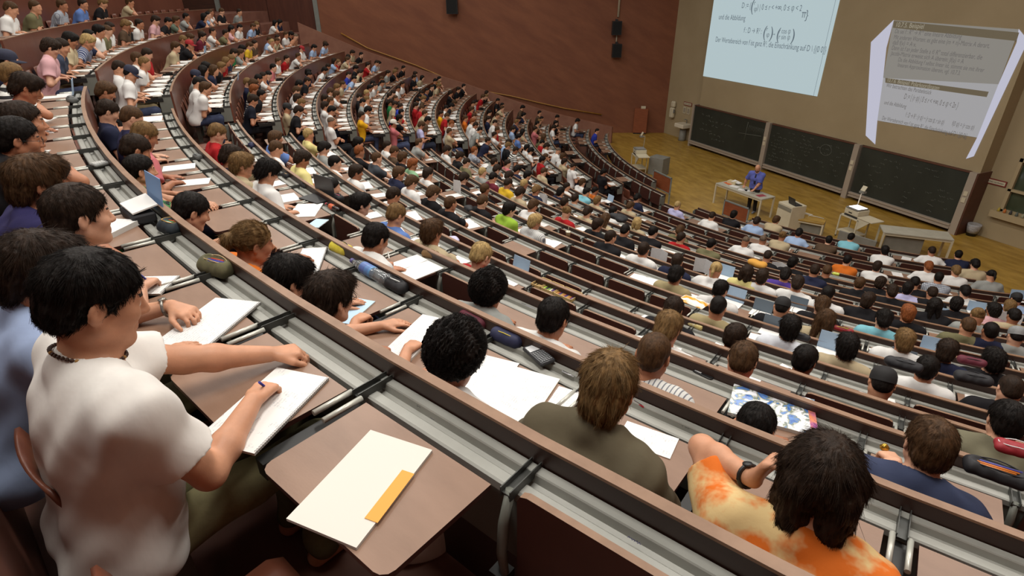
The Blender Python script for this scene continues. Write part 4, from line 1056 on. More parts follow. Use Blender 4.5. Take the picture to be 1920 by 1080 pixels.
spec(475, 457, lean=28, yaw=-4, pitch=14, h=.31, L=dict(w=(548, 487), t=(600, 470), dz=.06, g='relaxed'), R=dict(w=(565, 520), t=(596, 492), dz=.05, g='fist'), hair='pony', col='l', label='dark-blond ponytailed person in orange top with black wristwatch', ns=9000)
spec(360, 397, lean=34, yaw=0, pitch=28, h=.29, hair='short', col='k', label='black-haired person in navy shirt bent over an empty tablet', ns=4000)
spec(264, 320, lean=28, yaw=0, pitch=8, h=.31, chin='R', hair='short', col='k', label='black-haired person in patterned shirt resting cheek on fist', ns=4000)
spec(1140, 728, lean=28, yaw=14, pitch=20, h=.36, hair='medium', col='l', label='tousled brown-haired person in brownish olive T-shirt, seen from behind', ns=12000, build=1.03)
spec(1540, 895, lean=24, yaw=6, pitch=8, h=.40, chin='L', hair='bob', col='d', ear=True, label='dark bob-haired person in orange and cream tie-dye top', ns=12000)
spec(1742, 835, lean=28, yaw=12, pitch=10, h=.36, L=dict(w=(1680, 868), t=(1640, 828), dz=.14, g='soft'), hair='short', col='b', label='brown-haired person in slate navy T-shirt holding a small gold wrapper', ns=10000)
spec(1886, 790, lean=28, yaw=6, pitch=18, h=.34, hair='short', col='k', label='black-haired person with elbows up and black wristwatch, at right edge', ns=9000)
spec(1415, 802, yaw=0, pitch=30, hair='short', col='k', label='dark head bent low right below colourful atlas', ns=9000)
spec(1225, 667, lean=26, yaw=8, pitch=22, h=.34, hair='crop', col='b', label='close-cropped person in white shirt with thin stripes leaning on both elbows', ns=7000)
spec(1037, 597, lean=28, yaw=8, pitch=22, h=.33, hair='short', col='k', label='black-haired person in white T-shirt beside open notebook and graphing calculator', ns=7000)
spec(917, 545, lean=26, yaw=0, pitch=20, h=.34, hair='curly', col='k', label='person with long curly black hair in grey top', ns=9000)
spec(705, 447, lean=30, yaw=10, pitch=28, h=.32, R=dict(w=(725, 500), t=(737, 478), dz=.06, g='pen'), hair='short', col='k', label='black-haired person in white writing with fountain pen in open notebook', ns=7000)
def find_spec(s):
    for q, v in NEAR.items():
        if abs(q[0] - s.x) < 7 and abs(q[1] - s.y) < 7: return v
    return None
SHEETS = []
def build_near(s, sp):
    hx, hy = sp.get('head', (s.x, s.y)); k = s.k
    lean = sp.get('lean', 26)
    h = sp.get('h')
    if h is None: h = min(np.arange(.14, .42, .02), key=lambda q: abs(solve(k, hx, hy, q)[1] - .54) + .6 * abs(q - .33))
    r = solve(k, hx, hy, h); th, o = r
    o = min(max(o, .30), .80)
    if 'lean' not in sp: lean = float(np.interp(h, (.16, .42), (40, 16)))
    P0 = Pose(lean=lean, yaw=sp.get('yaw', 0), pitch=sp.get('pitch', 18))
    dy = P0.hc[1]; hip = min(max(o + dy, .58), .68); s.th = th; s.hip = hip
    M = SEAM(s); Mi = M.inverted(); hd = Mi @ wv((*rim2(k, th, o), -TT[k] + h)); head = np.array(hd)
    hands = [None, None]
    for i, n in enumerate('LR'):
        q = sp.get(n)
        if q:
            a = Mi @ wv(onz(*q['w'], TT[k] - TABZ - q['dz'])); b = Mi @ wv(onz(*q['t'], TT[k] - TABZ - q['dz'] * .6))
            hands[i] = dict(w=np.array(a), f=nrm(np.array(b - a)), g=q['g']); 
            if 'pole' in q: hands[i]['pole'] = q['pole']
    if not any(hands) and not sp.get('chin'):
        hands = hands_for(PROTO[s.proto][1] if PROTO[s.proto][1] != 'chin' else 'write', lean)
    P0 = Pose(lean=lean, yaw=sp.get('yaw', 0), pitch=sp.get('pitch', 18), head=head)
    if sp.get('chin'):
        i = 'LR'.index(sp['chin']); hands[i] = CHIN(P0, -1 if i == 0 else 1)
        if sp.get('ear'): hands[i] = {'w': tuple(P0.hc + P0.HR @ v3(-.155, .03, -.10)), 'f': (.35, .1, 1), 'n': (-1, .2, .2), 'g': 'soft', 'pole': (-.8, .5, -.5)}
        if hands[1 - i] is None: hands[1 - i] = {'w': (.03 if i else -.03, .30, .75), 'g': 'relaxed', 'f': (.9 if i else -.9, .4, -.05)}
    for i in (0, 1):
        if hands[i] is None: hands[i] = hands_for('write', lean)[i]
    P = Pose(lean=lean, yaw=sp.get('yaw', 0), pitch=sp.get('pitch', 18), head=head, hands=hands, build=sp.get('build', 1.), legs=sp.get('legs'), sleeve='none' if s.sh == 'wt' else 'short')
    e = thing('person', sp.get('label') or seat_label(s, '%s in %s' % (hair_word(s), SHIRT[s.sh][1])), 'person', M, 'students seated in the tiered rows')
    g = person_geo(P, sp.get('res', .0060), True, seed=s.x * .1, fold=1.7)
    V, F = g['body']
    me = mesh_from('body', V, F, [skin_mat(sp.get('skin', int(s.x) % 4)), mat('lips', (150, 84, 74), .45), mat('eye_white', (214, 206, 196), .3), mat('iris', (46, 32, 24), .2), mat('brow', (44, 30, 22), .8)], smooth=True)
    C = (V[F].mean(1) - P.hc) @ P.HR
    mi = np.zeros(len(F), int); ax = np.abs(C[:, 0])
    mi[(ax < .022) & (C[:, 1] > .080) & (C[:, 2] < -.053) & (C[:, 2] > -.074)] = 1
    eye = (ax > .020) & (ax < .042) & (C[:, 1] > .074) & (np.abs(C[:, 2] - .003) < .0062 - 60 * (ax - .031) ** 2 * .5) ; mi[eye] = 2; mi[eye & (np.abs(ax - .030) < .0055)] = 3
    mi[(ax > .014) & (ax < .048) & (C[:, 1] > .066) & (np.abs(C[:, 2] - .0285 + 4 * (ax - .03) ** 2) < .0042)] = 4
    me.polygons.foreach_set('material_index', mi.astype(np.int32))
    link('body', me, e)
    if s.sh in ('s', 'gs') or True: pass
    link('shirt', mesh_from('shirt', *g['shirt'], [shirt_mat(s.sh)], smooth=True), e)
    link('trousers', mesh_from('trousers', *g['trousers'], [pants_mat(sp.get('pants', int(s.x)))], smooth=True), e)
    add_hair(e, P, sp.get('hair', s.hstyle), sp.get('col', s.hcol), s.hr, 0, sp.get('ns', 6000))
    if sp.get('glasses'):
        mb = MB()
        for sg in (-1, 1):
            mb.tube([(sg * .033 + .021 * math.cos(a), .104 - .25 * (sg * .021 * math.cos(a)) ** 2, .002 + .016 * math.sin(a)) for a in np.linspace(0, 2 * math.pi, 17)], .0012, 5, caps=False)
            mb.tube([(sg * .055, .100, .006), (sg * .079, .06, .008), (sg * .082, -.005, .006), (sg * .080, -.02, -.008)], .0013, 5)
        mb.tube([(-.012, .107, .004), (0, .110, .007), (.012, .107, .004)], .0012, 5)
        mb.obj('glasses', [mat('glasses_wire', (40, 38, 38), .3, metal=.6)], e, P.headM())
    s.P = P; s.M = M; s.e = e
    return e
PERSONS = {}
def build_people():
    S = sorted(SEATS, key=lambda s: s.depth)
    n = 0; crowd = []
    for s in S:
        sp = find_spec(s)
        if sp is not None or (s.near and s.depth < 3.6):
            build_near(s, sp or {}); n += 1; PERSONS[(s.x, s.y)] = s; continue
        if n >= 300: crowd.append(s); continue
        n += 1
        tier = 1 if s.depth < 10.5 else 2
        P = PROTO[s.proto][3]; s.P = P; s.M = SEAM(s)
        e = thing('person', seat_label(s, '%s in %s' % (hair_word(s), SHIRT[s.sh][1])), 'person', s.M, 'students seated in the tiered rows'); s.e = e
        pm = proto_mesh(s.proto, tier)
        setm(link('body', pm['body'], e), skin_mat(int(s.x * 7 + s.y) % 4))
        setm(link('shirt', pm['shirt'], e), shirt_mat(s.sh)); setm(link('trousers', pm['trousers'], e), pants_mat(int(s.x + s.y)))
        add_hair(e, P, s.hstyle, s.hcol, s.hr, tier, 2600 if s.depth < 7.5 else 0)
    # the rest of the packed far wing: nobody could tell them apart
    mats = []; VV = []; FF = []; MI = []; nv = 0
    def mi(m):
        if m not in mats: mats.append(m)
        return mats.index(m)
    def put(k, th, hip, pi, sh, hs, hc, sk, pt):
        nonlocal nv
        M = np.array(TR(W(*rim2(k, th, hip), -TT[k] - .78), yaw_at(k, th)))
        P = PROTO[pi][3]; pm = crowd_geo(pi)
        for nme, m in (('body', skin_mat(sk)), ('shirt', shirt_mat(sh)), ('trousers', pants_mat(pt))):
            V, F = pm[nme]; VV.append(V @ M[:3, :3].T + M[:3, 3]); FF.append(F + nv); MI.append(np.full(len(F), mi(m))); nv += len(V)
        V, F = hair_geo(hs, .018); hm = np.array(P.headM()); V = V @ hm[:3, :3].T + hm[:3, 3]
        VV.append(V @ M[:3, :3].T + M[:3, 3]); FF.append(F + nv); MI.append(np.full(len(F), mi(hair_mat(hc)))); nv += len(V)
    for s in crowd: put(s.k, s.th, s.hip, s.proto, s.sh, s.hstyle if s.hstyle != 'cap' else 'crop', s.hcol, int(s.x) % 4, int(s.y))
    for k, r, j in FILL:
        put(k, r.bayth(j) + rnd.uniform(-.003, .003), .68 + rnd.uniform(-.05, .04), rnd.randrange(3, 15), rnd.choice(('w', 'w', 'w', 'g', 'k', 'k', 'n', 't', 'br', 'l', 'r', 'ol', 'n', 'gg')), rnd.choice(('short', 'short', 'medium', 'crop', 'bob')), rnd.choice('kddbbl'), rnd.randrange(4), rnd.randrange(6))
    if VV:
        o = link('seated_crowd', mesh_from('seated_crowd', np.concatenate(VV), np.concatenate(FF), mats, np.concatenate(MI), smooth=True))
        tag(o, 'tiny densely packed students far away on the steep far-side rows', 'crowd', None, 'stuff')
    print('people', n, 'crowd', len(crowd) + len(FILL), 'verts', nv)
_cg = {}
def crowd_geo(i):
    if i not in _cg: _cg[i] = person_geo(PROTO[i][3], .026, False, fold=0.)
    return _cg[i]

build_rows()
build_people()
# ---------------------------------------------------------------- the stage
M_WHITEP = mat('cream_lacquer', (196, 186, 160), .5, rgb2=(204, 195, 170), nscale=3)
M_GREYP = mat('grey_panel', (118, 116, 108), .6, rgb2=(126, 124, 116), nscale=4)
M_TOPG = mat('light_grey_laminate', (172, 168, 152), .5, rgb2=(182, 178, 162), nscale=5)
M_BOARD = mat('dark_green_slate', (34, 38, 31), .6, rgb2=(48, 52, 44), nscale=1.3, stretch=(1, 1, .6), detail=8, ramp=(.35, .8))
M_ALU = mat('board_aluminium', (172, 160, 146), .45, metal=.2)
M_CHALK = mat('chalk', (128, 132, 122), .9)
M_BROWNB = mat('brown_cabinet', (84, 50, 38), .55, rgb2=(94, 58, 44), nscale=3)
M_BLK = mat('black_plastic', (24, 24, 25), .45, rgb2=(32, 32, 33), nscale=9)
M_WOODP = mat('red_brown_plywood', (126, 66, 38), .5, rgb2=(142, 78, 46), nscale=4, stretch=(1, 1, 5))
M_CABLE = mat('white_cable', (206, 200, 184), .6)
M_PORC = mat('white_porcelain', (214, 206, 186), .2)
M_INK = mat('slide_ink', (8, 8, 8), .9, emit=(104, 118, 128), estr=1.15)
M_INK2 = mat('slide_ink_faint', (8, 8, 8), .9, emit=(116, 112, 110), estr=1.05)
def hall(A, B, z): return W(A, B, z - H)      # z above the stage floor
def floor_at(x, y, z=0.): P = onz(x, y, H - z); return P[0], P[1]
def vis_strokes(mb, o, rng, x0, x1, z, size, B, dens=.75):
    """one line of chalk handwriting on the board plane"""
    x = x0
    while x < x1:
        wl = rng.uniform(.5, 3.2) * size
        if rng.random() < dens:
            n = max(3, int(wl / (size * .28))); pts = []
            for i in range(n): pts.append((x + i * size * .28, B, z + rng.uniform(-.5, .6) * size * (1 if i % 2 else .4)))
            mb.tube(pts, size * .045, 3, caps=False, smooth=False)
        x += wl + size * rng.uniform(.3, .9)
BX = [(22.45, 17.92), (17.64, 13.78), (13.48, 9.86)]
rng = random.Random(5)
for i, (a0, a1) in enumerate(BX):
    e = thing('blackboard', ['blackboard beside the washbasin with a hatched axes drawing in chalk', 'middle blackboard behind the lecturer covered in faint chalk lines', 'blackboard next to the waste bin with smudged chalk writing'][i], 'blackboard', None, 'blackboards along the front wall')
    mb = MB(); mb.box((-a0, 19.52, .30), (-a1, 19.60, 1.94)); mb.obj('writing_surface', [M_BOARD], e)
    mb = MB(); mb.box((-a0, 19.60, .10), (-a1, 20.14, 1.97)); mb.obj('backing_case', [M_BROWNB], e)
    mb = MB(); mb.box((-a0, 19.42, .14), (-a1, 19.60, .19)); mb.box((-a0, 19.46, .19), (-a1, 19.60, .245)); mb.box((-a0, 19.42, .245), (-a1, 19.60, .30)); mb.obj('chalk_ledge', [M_ALU], e)
    mb = MB(); mb.box((-a0, 19.50, 1.94), (-a1, 19.62, 1.975)); mb.obj('top_rail', [M_BROWNB], e)
    mb = MB(); mb.box((-a1, 19.46, .0), (-a1 + .21, 20.14, 1.98)); mb.obj('post', [M_ALU], e)
    mb = MB(); mb.box((-a1 + .05, 19.44, 1.05), (-a1 + .16, 19.46, 1.20)); mb.box((-a1 + .05, 19.44, 1.26), (-a1 + .16, 19.46, 1.40)); mb.obj('height_switch', [M_WHITEP], e)
    if i == 0:
        mb = MB(); mb.box((-a0 - .10, 19.46, 0), (-a0, 20.14, 1.98)); mb.obj('post', [M_ALU], e)
    if i == 2:
        mb = MB(); mb.box((-a1 + .21, 19.48, 0), (-a1 + .25, 20.14, 1.98)); mb.obj('side_panel', [M_BROWNB], e)
    mb = MB()
    if i == 0:
        for z, xa, xb in ((1.62, -21.9, -20.9), (1.42, -21.4, -19.6), (1.22, -21.9, -20.8), (.95, -21.9, -21.2), (.84, -21.2, -20.6), (.66, -21.0, -20.3)): vis_strokes(mb, 0, rng, xa, xb, z, .10, 19.515)
        mb.tube([(-19.4, 19.515, 1.25), (-18.1, 19.515, 1.36)], .006, 4); mb.tube([(-19.0, 19.515, 1.0), (-18.95, 19.515, 1.80)], .006, 4)
        for q in range(12): mb.tube([(-18.9 + q * .08, 19.515, 1.44), (-18.82 + q * .08, 19.515, 1.68)], .005, 3)
    elif i == 1:
        for q in range(10): vis_strokes(mb, 0, rng, -17.5, -15.6, 1.78 - q * .135, .075, 19.515, .55)
        for q in range(7): vis_strokes(mb, 0, rng, -15.3, -14.0, 1.7 - q * .17, .075, 19.515, .4)
        mb.tube([(-14.9 + .25 * math.cos(t), 19.515, 1.5 + .2 * math.sin(t)) for t in np.linspace(0, 6.3, 20)], .005, 3)
    else:
        for q in range(7): vis_strokes(mb, 0, rng, -13.1, -11.9, 1.7 - q * .16, .08, 19.515, .35)
        for q in range(8): vis_strokes(mb, 0, rng, -11.6, -10.2, 1.75 - q * .18, .08, 19.515, .35)
    o = mb.obj('chalk_writing', [M_CHALK], e)
# pictures thrown on the wall
def emit(name, rgb, s): return mat(name, (8, 8, 8), .9, emit=rgb, estr=s)
def wallpoly(mb, px, B, m=0):
    P = [onB(x, y, B) for x, y in px]; V = [W(*p) for p in P]; mb.add(V, [tuple(range(len(V)))], m)
def text_mesh(txt, size, m, center=False):
    c = bpy.data.curves.new('lettering', 'FONT'); c.body = txt; c.size = size; c.materials.append(m)
    if center: c.align_x = 'CENTER'; c.align_y = 'CENTER'
    o = bpy.data.objects.new('lettering', c); me = bpy.data.meshes.new_from_object(o); bpy.data.objects.remove(o)
    if not len(me.materials): me.materials.append(m)
    v = np.empty(len(me.vertices) * 3, np.float32); me.vertices.foreach_get('co', v); return me, float(v[0::3].max())
def wtext(txt, x, y, size, parent, m, B=19.59, name='slide_text', tilt=0., xs=1., xe=None):
    me, wd_ = text_mesh(txt, size, m)
    o = link(name, me, parent); P = onB(x, y, B)
    if xe: xs = (-(onB(*xe, B)[0]) + P[0]) / wd_
    o.matrix_world = Matrix.Translation(W(*P)) @ Matrix.Rotation(tilt, 4, 'Y') @ Matrix.Rotation(math.pi / 2, 4, 'X') @ Matrix.Diagonal((xs, 1, 1, 1)); return o
e = thing('projected_slide', 'large bright bluish slide with polar coordinate formulas on the wall', 'projection')
mb = MB(); mb.box((-22.30, 19.600, 3.30), (-15.90, 19.620, 8.1)); mb.obj('bright_picture', [emit('slide_light', (184, 202, 206), 1.32)], e)
mb = MB(); mb.box((-16.06, 19.596, 3.30), (-16.05, 19.600, 8.1)); mb.obj('border_line', [M_INK], e)
for t, x, y, s, xe in (('D := {', 1390, 15, .30, 1407), ('(', 1406, 20, .62, None), ('r', 1413, 9, .24, None), ('φ', 1413, 21, .24, None), (') | 0 ≤ r < +∞, 0 ≤ φ < 2', 1419, 18, .30, 1500), ('}', 1509, 35, .4, None), ('und die Abbildung', 1347, 36, .30, 1396), ('f : D → R² :', 1394, 61, .30, 1427), ('(', 1429, 69, .6, None), ('r', 1436, 58, .24, None), ('φ', 1436, 69, .24, None), (')', 1442, 71, .6, None), ('↦', 1447, 69, .28, 1452), ('(', 1454, 73, .6, None), ('r cos φ', 1460, 62, .26, 1481), ('r sin φ', 1459, 73, .26, 1480), (')', 1482, 76, .6, None), ('Der Wertebereich von f ist ganz R², die Einschränkung auf D \\ {(0 0)}', 1341, 78, .30, (1547, 103))):
    wtext(t, x, y, s, e, M_INK, xe=None if xe is None else (xe if isinstance(xe, tuple) else (xe, y + (xe - x) * .17)))
for i_, (x, y, s_) in enumerate(((1502, 33, .2),)):
    P = onB(x, y, 19.592); c_ = W(*P); mb = MB(); mb.box((c_.x, 19.588, c_.z + s_ * .8), (c_.x + s_, 19.592, c_.z + s_ * .95)); mb.box((c_.x + s_ * .2, 19.588, c_.z), (c_.x + s_ * .32, 19.592, c_.z + s_ * .8)); mb.box((c_.x + s_ * .65, 19.588, c_.z), (c_.x + s_ * .77, 19.592, c_.z + s_ * .8)); mb.obj('slide_text', [M_INK], e)
e = thing('projected_slide', 'skewed pale overhead transparency with grey heading bars on the wall', 'projection')
mb = MB(); wallpoly(mb, [(1675, 38), (1911, 55), (1872, 158), (1656, 146)], 19.606); mb.obj('upper_sheet', [emit('slide_light_dim', (148, 144, 137), 1.15)], e)
mb = MB(); wallpoly(mb, [(1656, 146), (1872, 158), (1832, 258), (1645, 226)], 19.606); mb.obj('lower_sheet', [emit('slide_light_mid', (166, 165, 167), 1.3)], e)
M_EDGE = emit('slide_light_edge', (184, 184, 200), 1.5)
mb = MB(); wallpoly(mb, [(1676, 37), (1633, 79), (1623, 254), (1641, 271), (1645, 226), (1656, 146), (1662, 90)], 19.603); mb.obj('bright_edge', [M_EDGE], e)
mb = MB(); wallpoly(mb, [(1910, 54), (1928, 76), (1826, 293), (1811, 298), (1832, 258), (1872, 158), (1906, 80)], 19.603); mb.obj('bright_edge', [M_EDGE], e)
M_BAR = emit('slide_bar', (122, 110, 88), .95)
mb = MB(); wallpoly(mb, [(1676, 39), (1911, 61), (1906, 77), (1674, 52)], 19.600); mb.obj('heading_bar', [M_BAR], e)
mb = MB(); wallpoly(mb, [(1660, 146), (1854, 172), (1850, 182), (1660, 155)], 19.600); mb.obj('heading_bar', [M_BAR], e)
M_PALE = mat('slide_pale_ink', (8, 8, 8), .9, emit=(176, 168, 148), estr=1.1)
for t, x, y, s, m, xe in (('10.7.5. Beispiel', 1678, 50, .20, M_PALE, (1731, 54)), ('Da sei f : Rⁿ → Rᵐ eine lineare Abbildung', 1677, 62, .19, M_INK2, (1801, 76)), ('Mit anderen Worten: es gibt eine (m × n)-Matrix A derart,', 1675, 73, .19, M_INK2, (1853, 94)), ('daß f(x) = A·x.', 1673, 83, .19, M_INK2, (1717, 88)), ('Dann ist f an jeder Stelle a ∈ Rⁿ total differenzierbar, die', 1671, 93, .19, M_INK2, (1840, 113)), ('Jacobi-Matrix erweist sich A überein: Jf(a) = A', 1670, 103, .19, M_INK2, (1806, 119)), ('Da die Abbildung f selbst linear ist, stimmt sie mit ihrer', 1683, 115, .18, M_INK2, (1844, 136)), ('linearen Approximation überein, vgl. 10.7.3.', 1682, 125, .18, M_INK2, (1800, 140)),
                         ('10.7.6. Beispiel: Polarkoordinaten', 1662, 153, .18, M_PALE, (1761, 166)), ('Wir betrachten das Parabelstück', 1661, 163, .18, M_INK2, (1747, 173)), ('D := { (r φ) | 0 ≤ r < +∞, 0 ≤ φ < 2n }', 1694, 185, .24, M_INK2, (1796, 200)), ('und die Abbildung', 1657, 195, .18, M_INK2, (1699, 201)), ('f : D → R² : (r φ) ↦ (r cos φ, r sin φ)', 1697, 219, .22, M_INK2, (1770, 230)), ('Der Wertebereich von f ist ganz R², die Einschränkung auf D \\ {(0 0)}', 1653, 224, .18, M_INK2, (1815, 250)), ('f(0 φ) = (r cos φ)', 1784, 235, .2, M_INK2, (1826, 241))):
    wtext(t, x, y, s, e, m, xe=xe, tilt=.02)
# red framed notices
def notice(label, x, y, w_, h_, txt, wall_b=20.14):
    e = thing('notice', label, 'sign'); P = onB(x, y, wall_b); c = W(*P)
    mb = MB(); mb.box((c.x - w_ / 2, wall_b - .02, c.z - h_ / 2), (c.x + w_ / 2, wall_b, c.z + h_ / 2)); mb.obj('frame', [mat('sign_red', (120, 36, 32), .6)], e)
    mb = MB(); mb.box((c.x - w_ / 2 + .03, wall_b - .025, c.z - h_ / 2 + .03), (c.x + w_ / 2 - .03, wall_b - .02, c.z + h_ / 2 - .03)); mb.obj('plate', [mat('sign_white', (196, 186, 160), .6)], e)
    o = link('lettering', text_mesh(txt, h_ * .42, M_BLK, True)[0], e); o.matrix_world = Matrix.Translation((c.x, wall_b - .028, c.z)) @ Matrix.Rotation(math.pi / 2, 4, 'X')
notice('red-framed no smoking notice on wall above the paper sheets by the washbasin', 1290, 195, .62, .17, 'Rauchen verboten')
notice('red-framed no smoking notice beside the window', 1865, 341, .66, .17, 'Rauchen verboten')
for j, dx in enumerate((-.17, .13)):
    P = onB(1288, 207, 20.14); c = W(*P); mb = MB(); mb.box((c.x + dx - .11, 20.12, c.z - .17), (c.x + dx + .11, 20.14, c.z + .15)); mb.box((c.x + dx - .08, 20.115, c.z - .13), (c.x + dx + .08, 20.12, c.z + .11), 1)
    tag(mb.obj('paper_notice', [mat('sign_white', (196, 186, 160), .6), mat('notice_grey', (150, 140, 122), .7)]), ['framed paper notice nearer the towel dispenser', 'framed paper notice nearer the blackboard post'][j], 'notice', 'framed paper notices')
# washbasin, towel dispenser
e = thing('washbasin', 'cream washbasin on grey pedestal left of the blackboards', 'washbasin')
sx, sy = -23.55, 19.9
mb = MB(); mb.bbox((sx - .34, sy - .34, .66), (sx + .34, sy + .24, .86), .03); mb.obj('basin', [M_PORC], e)
mb = MB(); mb.lathe([(.19, 0), (.17, .1), (.16, .66)], (sx, sy, 0), 16); mb.obj('pedestal', [M_GREYP], e)
mb = MB(); mb.tube([(sx, sy + .16, .86), (sx, sy + .16, 1.02), (sx, sy + .04, 1.06), (sx, sy - .02, 1.02)], .022, 8); mb.obj('tap', [M_STEEL], e)
e = thing('towel_dispenser', 'white paper towel dispenser on wall above washbasin', 'dispenser')
P = onB(1264, 205, 20.14); c = W(*P); mb = MB(); mb.bbox((c.x - .15, 19.94, c.z - .42), (c.x + .13, 20.14, c.z + .10), .05); mb.obj('housing', [M_WHITEP], e)
mb = MB(); mb.bbox((c.x - .13, 19.97, c.z + .12), (c.x + .15, 20.14, c.z + .42), .05); mb.obj('soap_box', [M_WHITEP], e)
mb = MB(); mb.box((c.x + .13, 19.98, c.z - .15), (c.x + .19, 20.05, c.z + .02)); mb.obj('lever', [M_GREYP], e)
# leaning wooden panel at the red wall
PA = floor_at(1186, 251); PB = floor_at(1211, 252); d = np.array(PB) - np.array(PA); L = np.linalg.norm(d); yw = math.atan2(d[1], -d[0])
e = thing('lectern_cabinet', 'tall narrow red-brown plywood cabinet standing against the red wall', 'cabinet', TR(hall(PA[0], PA[1], 0), yw))
mb = MB(); mb.bbox((0, 0, .06), (L, .30, 1.32), .01); mb.obj('carcass', [M_WOODP], e)
mb = MB(); mb.box((.03, .03, 0), (L - .03, .28, .06)); mb.obj('plinth', [M_BLK], e)
mb = MB(); mb.bbox((L * .45, .06, 1.32), (L * .8, .20, 1.44), .01); tag(mb.obj('small_white_box', [M_WHITEP], None, TR(hall(PA[0], PA[1], 0), yw)), 'small white box on top of the plywood cabinet', 'box')
# loudspeakers on the red wall
nn_ = (C1 @ nn)
def on_red(x, y, o=0.):
    v = ray(x, y); P = v * (nn_ / (v[:2] @ nn)); s = (P[:2] - C1) @ wd; return s, P[2]
for lb, x, y, sz in (('black loudspeaker alone high on the red wall towards the door', 849, 10, .5), ('upper black loudspeaker of the pair hung from a conduit', 1155, 52, .42), ('lower black loudspeaker of the pair on red wall', 1155, 94, .42)):
    s, z = on_red(x, y); e = thing('loudspeaker', lb, 'loudspeaker', None, 'black loudspeakers on the red wall')
    def rb(mb, s0, s1, o0, o1, z0, z1, m=0): mb.add([WL(a, o, q) for q in (z0, z1) for a, o in ((s0, o0), (s1, o0), (s1, o1), (s0, o1))], [(0, 1, 2, 3), (7, 6, 5, 4), (0, 4, 5, 1), (1, 5, 6, 2), (2, 6, 7, 3), (3, 7, 4, 0)], m)
    mb = MB(); rb(mb, s - sz * .55, s + sz * .55, .12, .12 + sz * .7, z - sz * .75, z + sz * .75); mb.obj('cabinet', [M_BLK], e)
    mb = MB(); rb(mb, s - sz * .5, s + sz * .5, .12 + sz * .7, .13 + sz * .7, z - sz * .7, z + sz * .7); mb.obj('grille', [mat('speaker_cloth', (18, 18, 18), .95, rgb2=(30, 30, 30), nscale=200)], e)
    mb = MB(); rb(mb, s - .06, s + .06, .0, .12, z + sz * .3, z + sz * .95); mb.obj('wall_bracket', [M_BLK], e)
s, z = on_red(1158, 40); mb = MB(); mb.tube([WL(s, .05, z + .2), WL(s - .05, .05, ZC)], .05, 8); mb.tube([WL(s, .05, on_red(1155, 66)[1]), WL(s, .05, on_red(1155, 80)[1])], .03, 6)
tag(mb.obj('conduit', [M_WHITEP]), 'pale cable conduit running up the red wall above the loudspeaker pair', 'conduit')
# lecturer's table
def table(name, label, fl, fr, bl, z=.75, leg=.045, top=.04, mtop=M_TOPG, mleg=M_WHITEP, panel=None):
    fl, fr, bl = (np.array((-p[0], p[1])) for p in (fl, fr, bl)); ux = fr - fl; wx = np.linalg.norm(ux); yaw = math.atan2(ux[1], ux[0]); n = np.array((-ux[1], ux[0])) / wx; dp = abs((bl - fl) @ n)
    e = thing(name, label, 'table', TR((fl[0], fl[1], 0), yaw))
    mb = MB(); mb.bbox((0, 0, z - top), (wx, dp, z), .006); mb.obj('table_top', [mtop], e)
    mb = MB(); mb.box((.03, .02, z - top - .06), (wx - .03, .045, z - top)); mb.box((.03, dp - .045, z - top - .06), (wx - .03, dp - .02, z - top)); mb.obj('apron', [mleg], e)
    for x in (.0, wx - leg):
        for y in (0., dp - leg): mb = MB(); mb.box((x, y, 0), (x + leg, y + leg, z - top)); mb.obj('leg', [mleg], e)
    if panel: mb = MB(); mb.box((panel[0] * wx, .10, panel[2]), (panel[1] * wx, .13, z - top)); mb.obj('modesty_panel', [M_GREYP], e)
    return e, TR((fl[0], fl[1], 0), yaw), wx, dp
ZT = .75
tbl, TM, tw, td = table('lecturer_table', 'long pale table where the lecturer leans, papers spread on top', floor_at(1342, 343, ZT), floor_at(1428, 374, ZT), floor_at(1355, 334, ZT))
def flat(name, label, cat, M, w_, h_, th, mats, group=None):
    mb = MB(); mb.box((-w_ / 2, -h_ / 2, 0), (w_ / 2, h_ / 2, th)); return tag(mb.obj(name, mats, None, M), label, cat, group)
M_PAPER = mat('white_paper', (232, 231, 228), .7)
for i, (x, y, lb, c) in enumerate(((.12, .40, 'orange folder', (206, 96, 40)), (.30, .28, 'sheet of paper', None), (.50, .22, 'sheet of paper', None), (.58, .42, 'sheet of paper', None), (.86, .30, 'framed sheet', (150, 60, 70)))):
    flat('paper_sheet' if i else 'folder', '%s on lecturer\'s table, %s from its far end' % (lb, ordi(i + 1)), 'paper', TM @ TR((tw * x, td * y + .1, ZT), i * .4 - .2), .30, .21, .004, [mat('paper_tint%d' % i, c, .7) if c else M_PAPER], 'papers on the lecturer\'s table')
e = thing('open_carton', 'open cream box of papers on the far end of lecturer\'s table', 'box', TM @ TR((tw * .16, td * .72, ZT), .2))
mb = MB(); mb.bbox((-.16, -.10, 0), (.16, .10, .10), .006); mb.obj('tray', [mat('cream_card', (206, 190, 150), .8)], e)
mb = MB(); mb.add([(.0, -.12, .10), (.28, -.10, .07), (.34, .10, .07), (.02, .10, .13)], [(0, 1, 2, 3), (3, 2, 1, 0)]); mb.obj('loose_sheet', [M_PAPER], e)
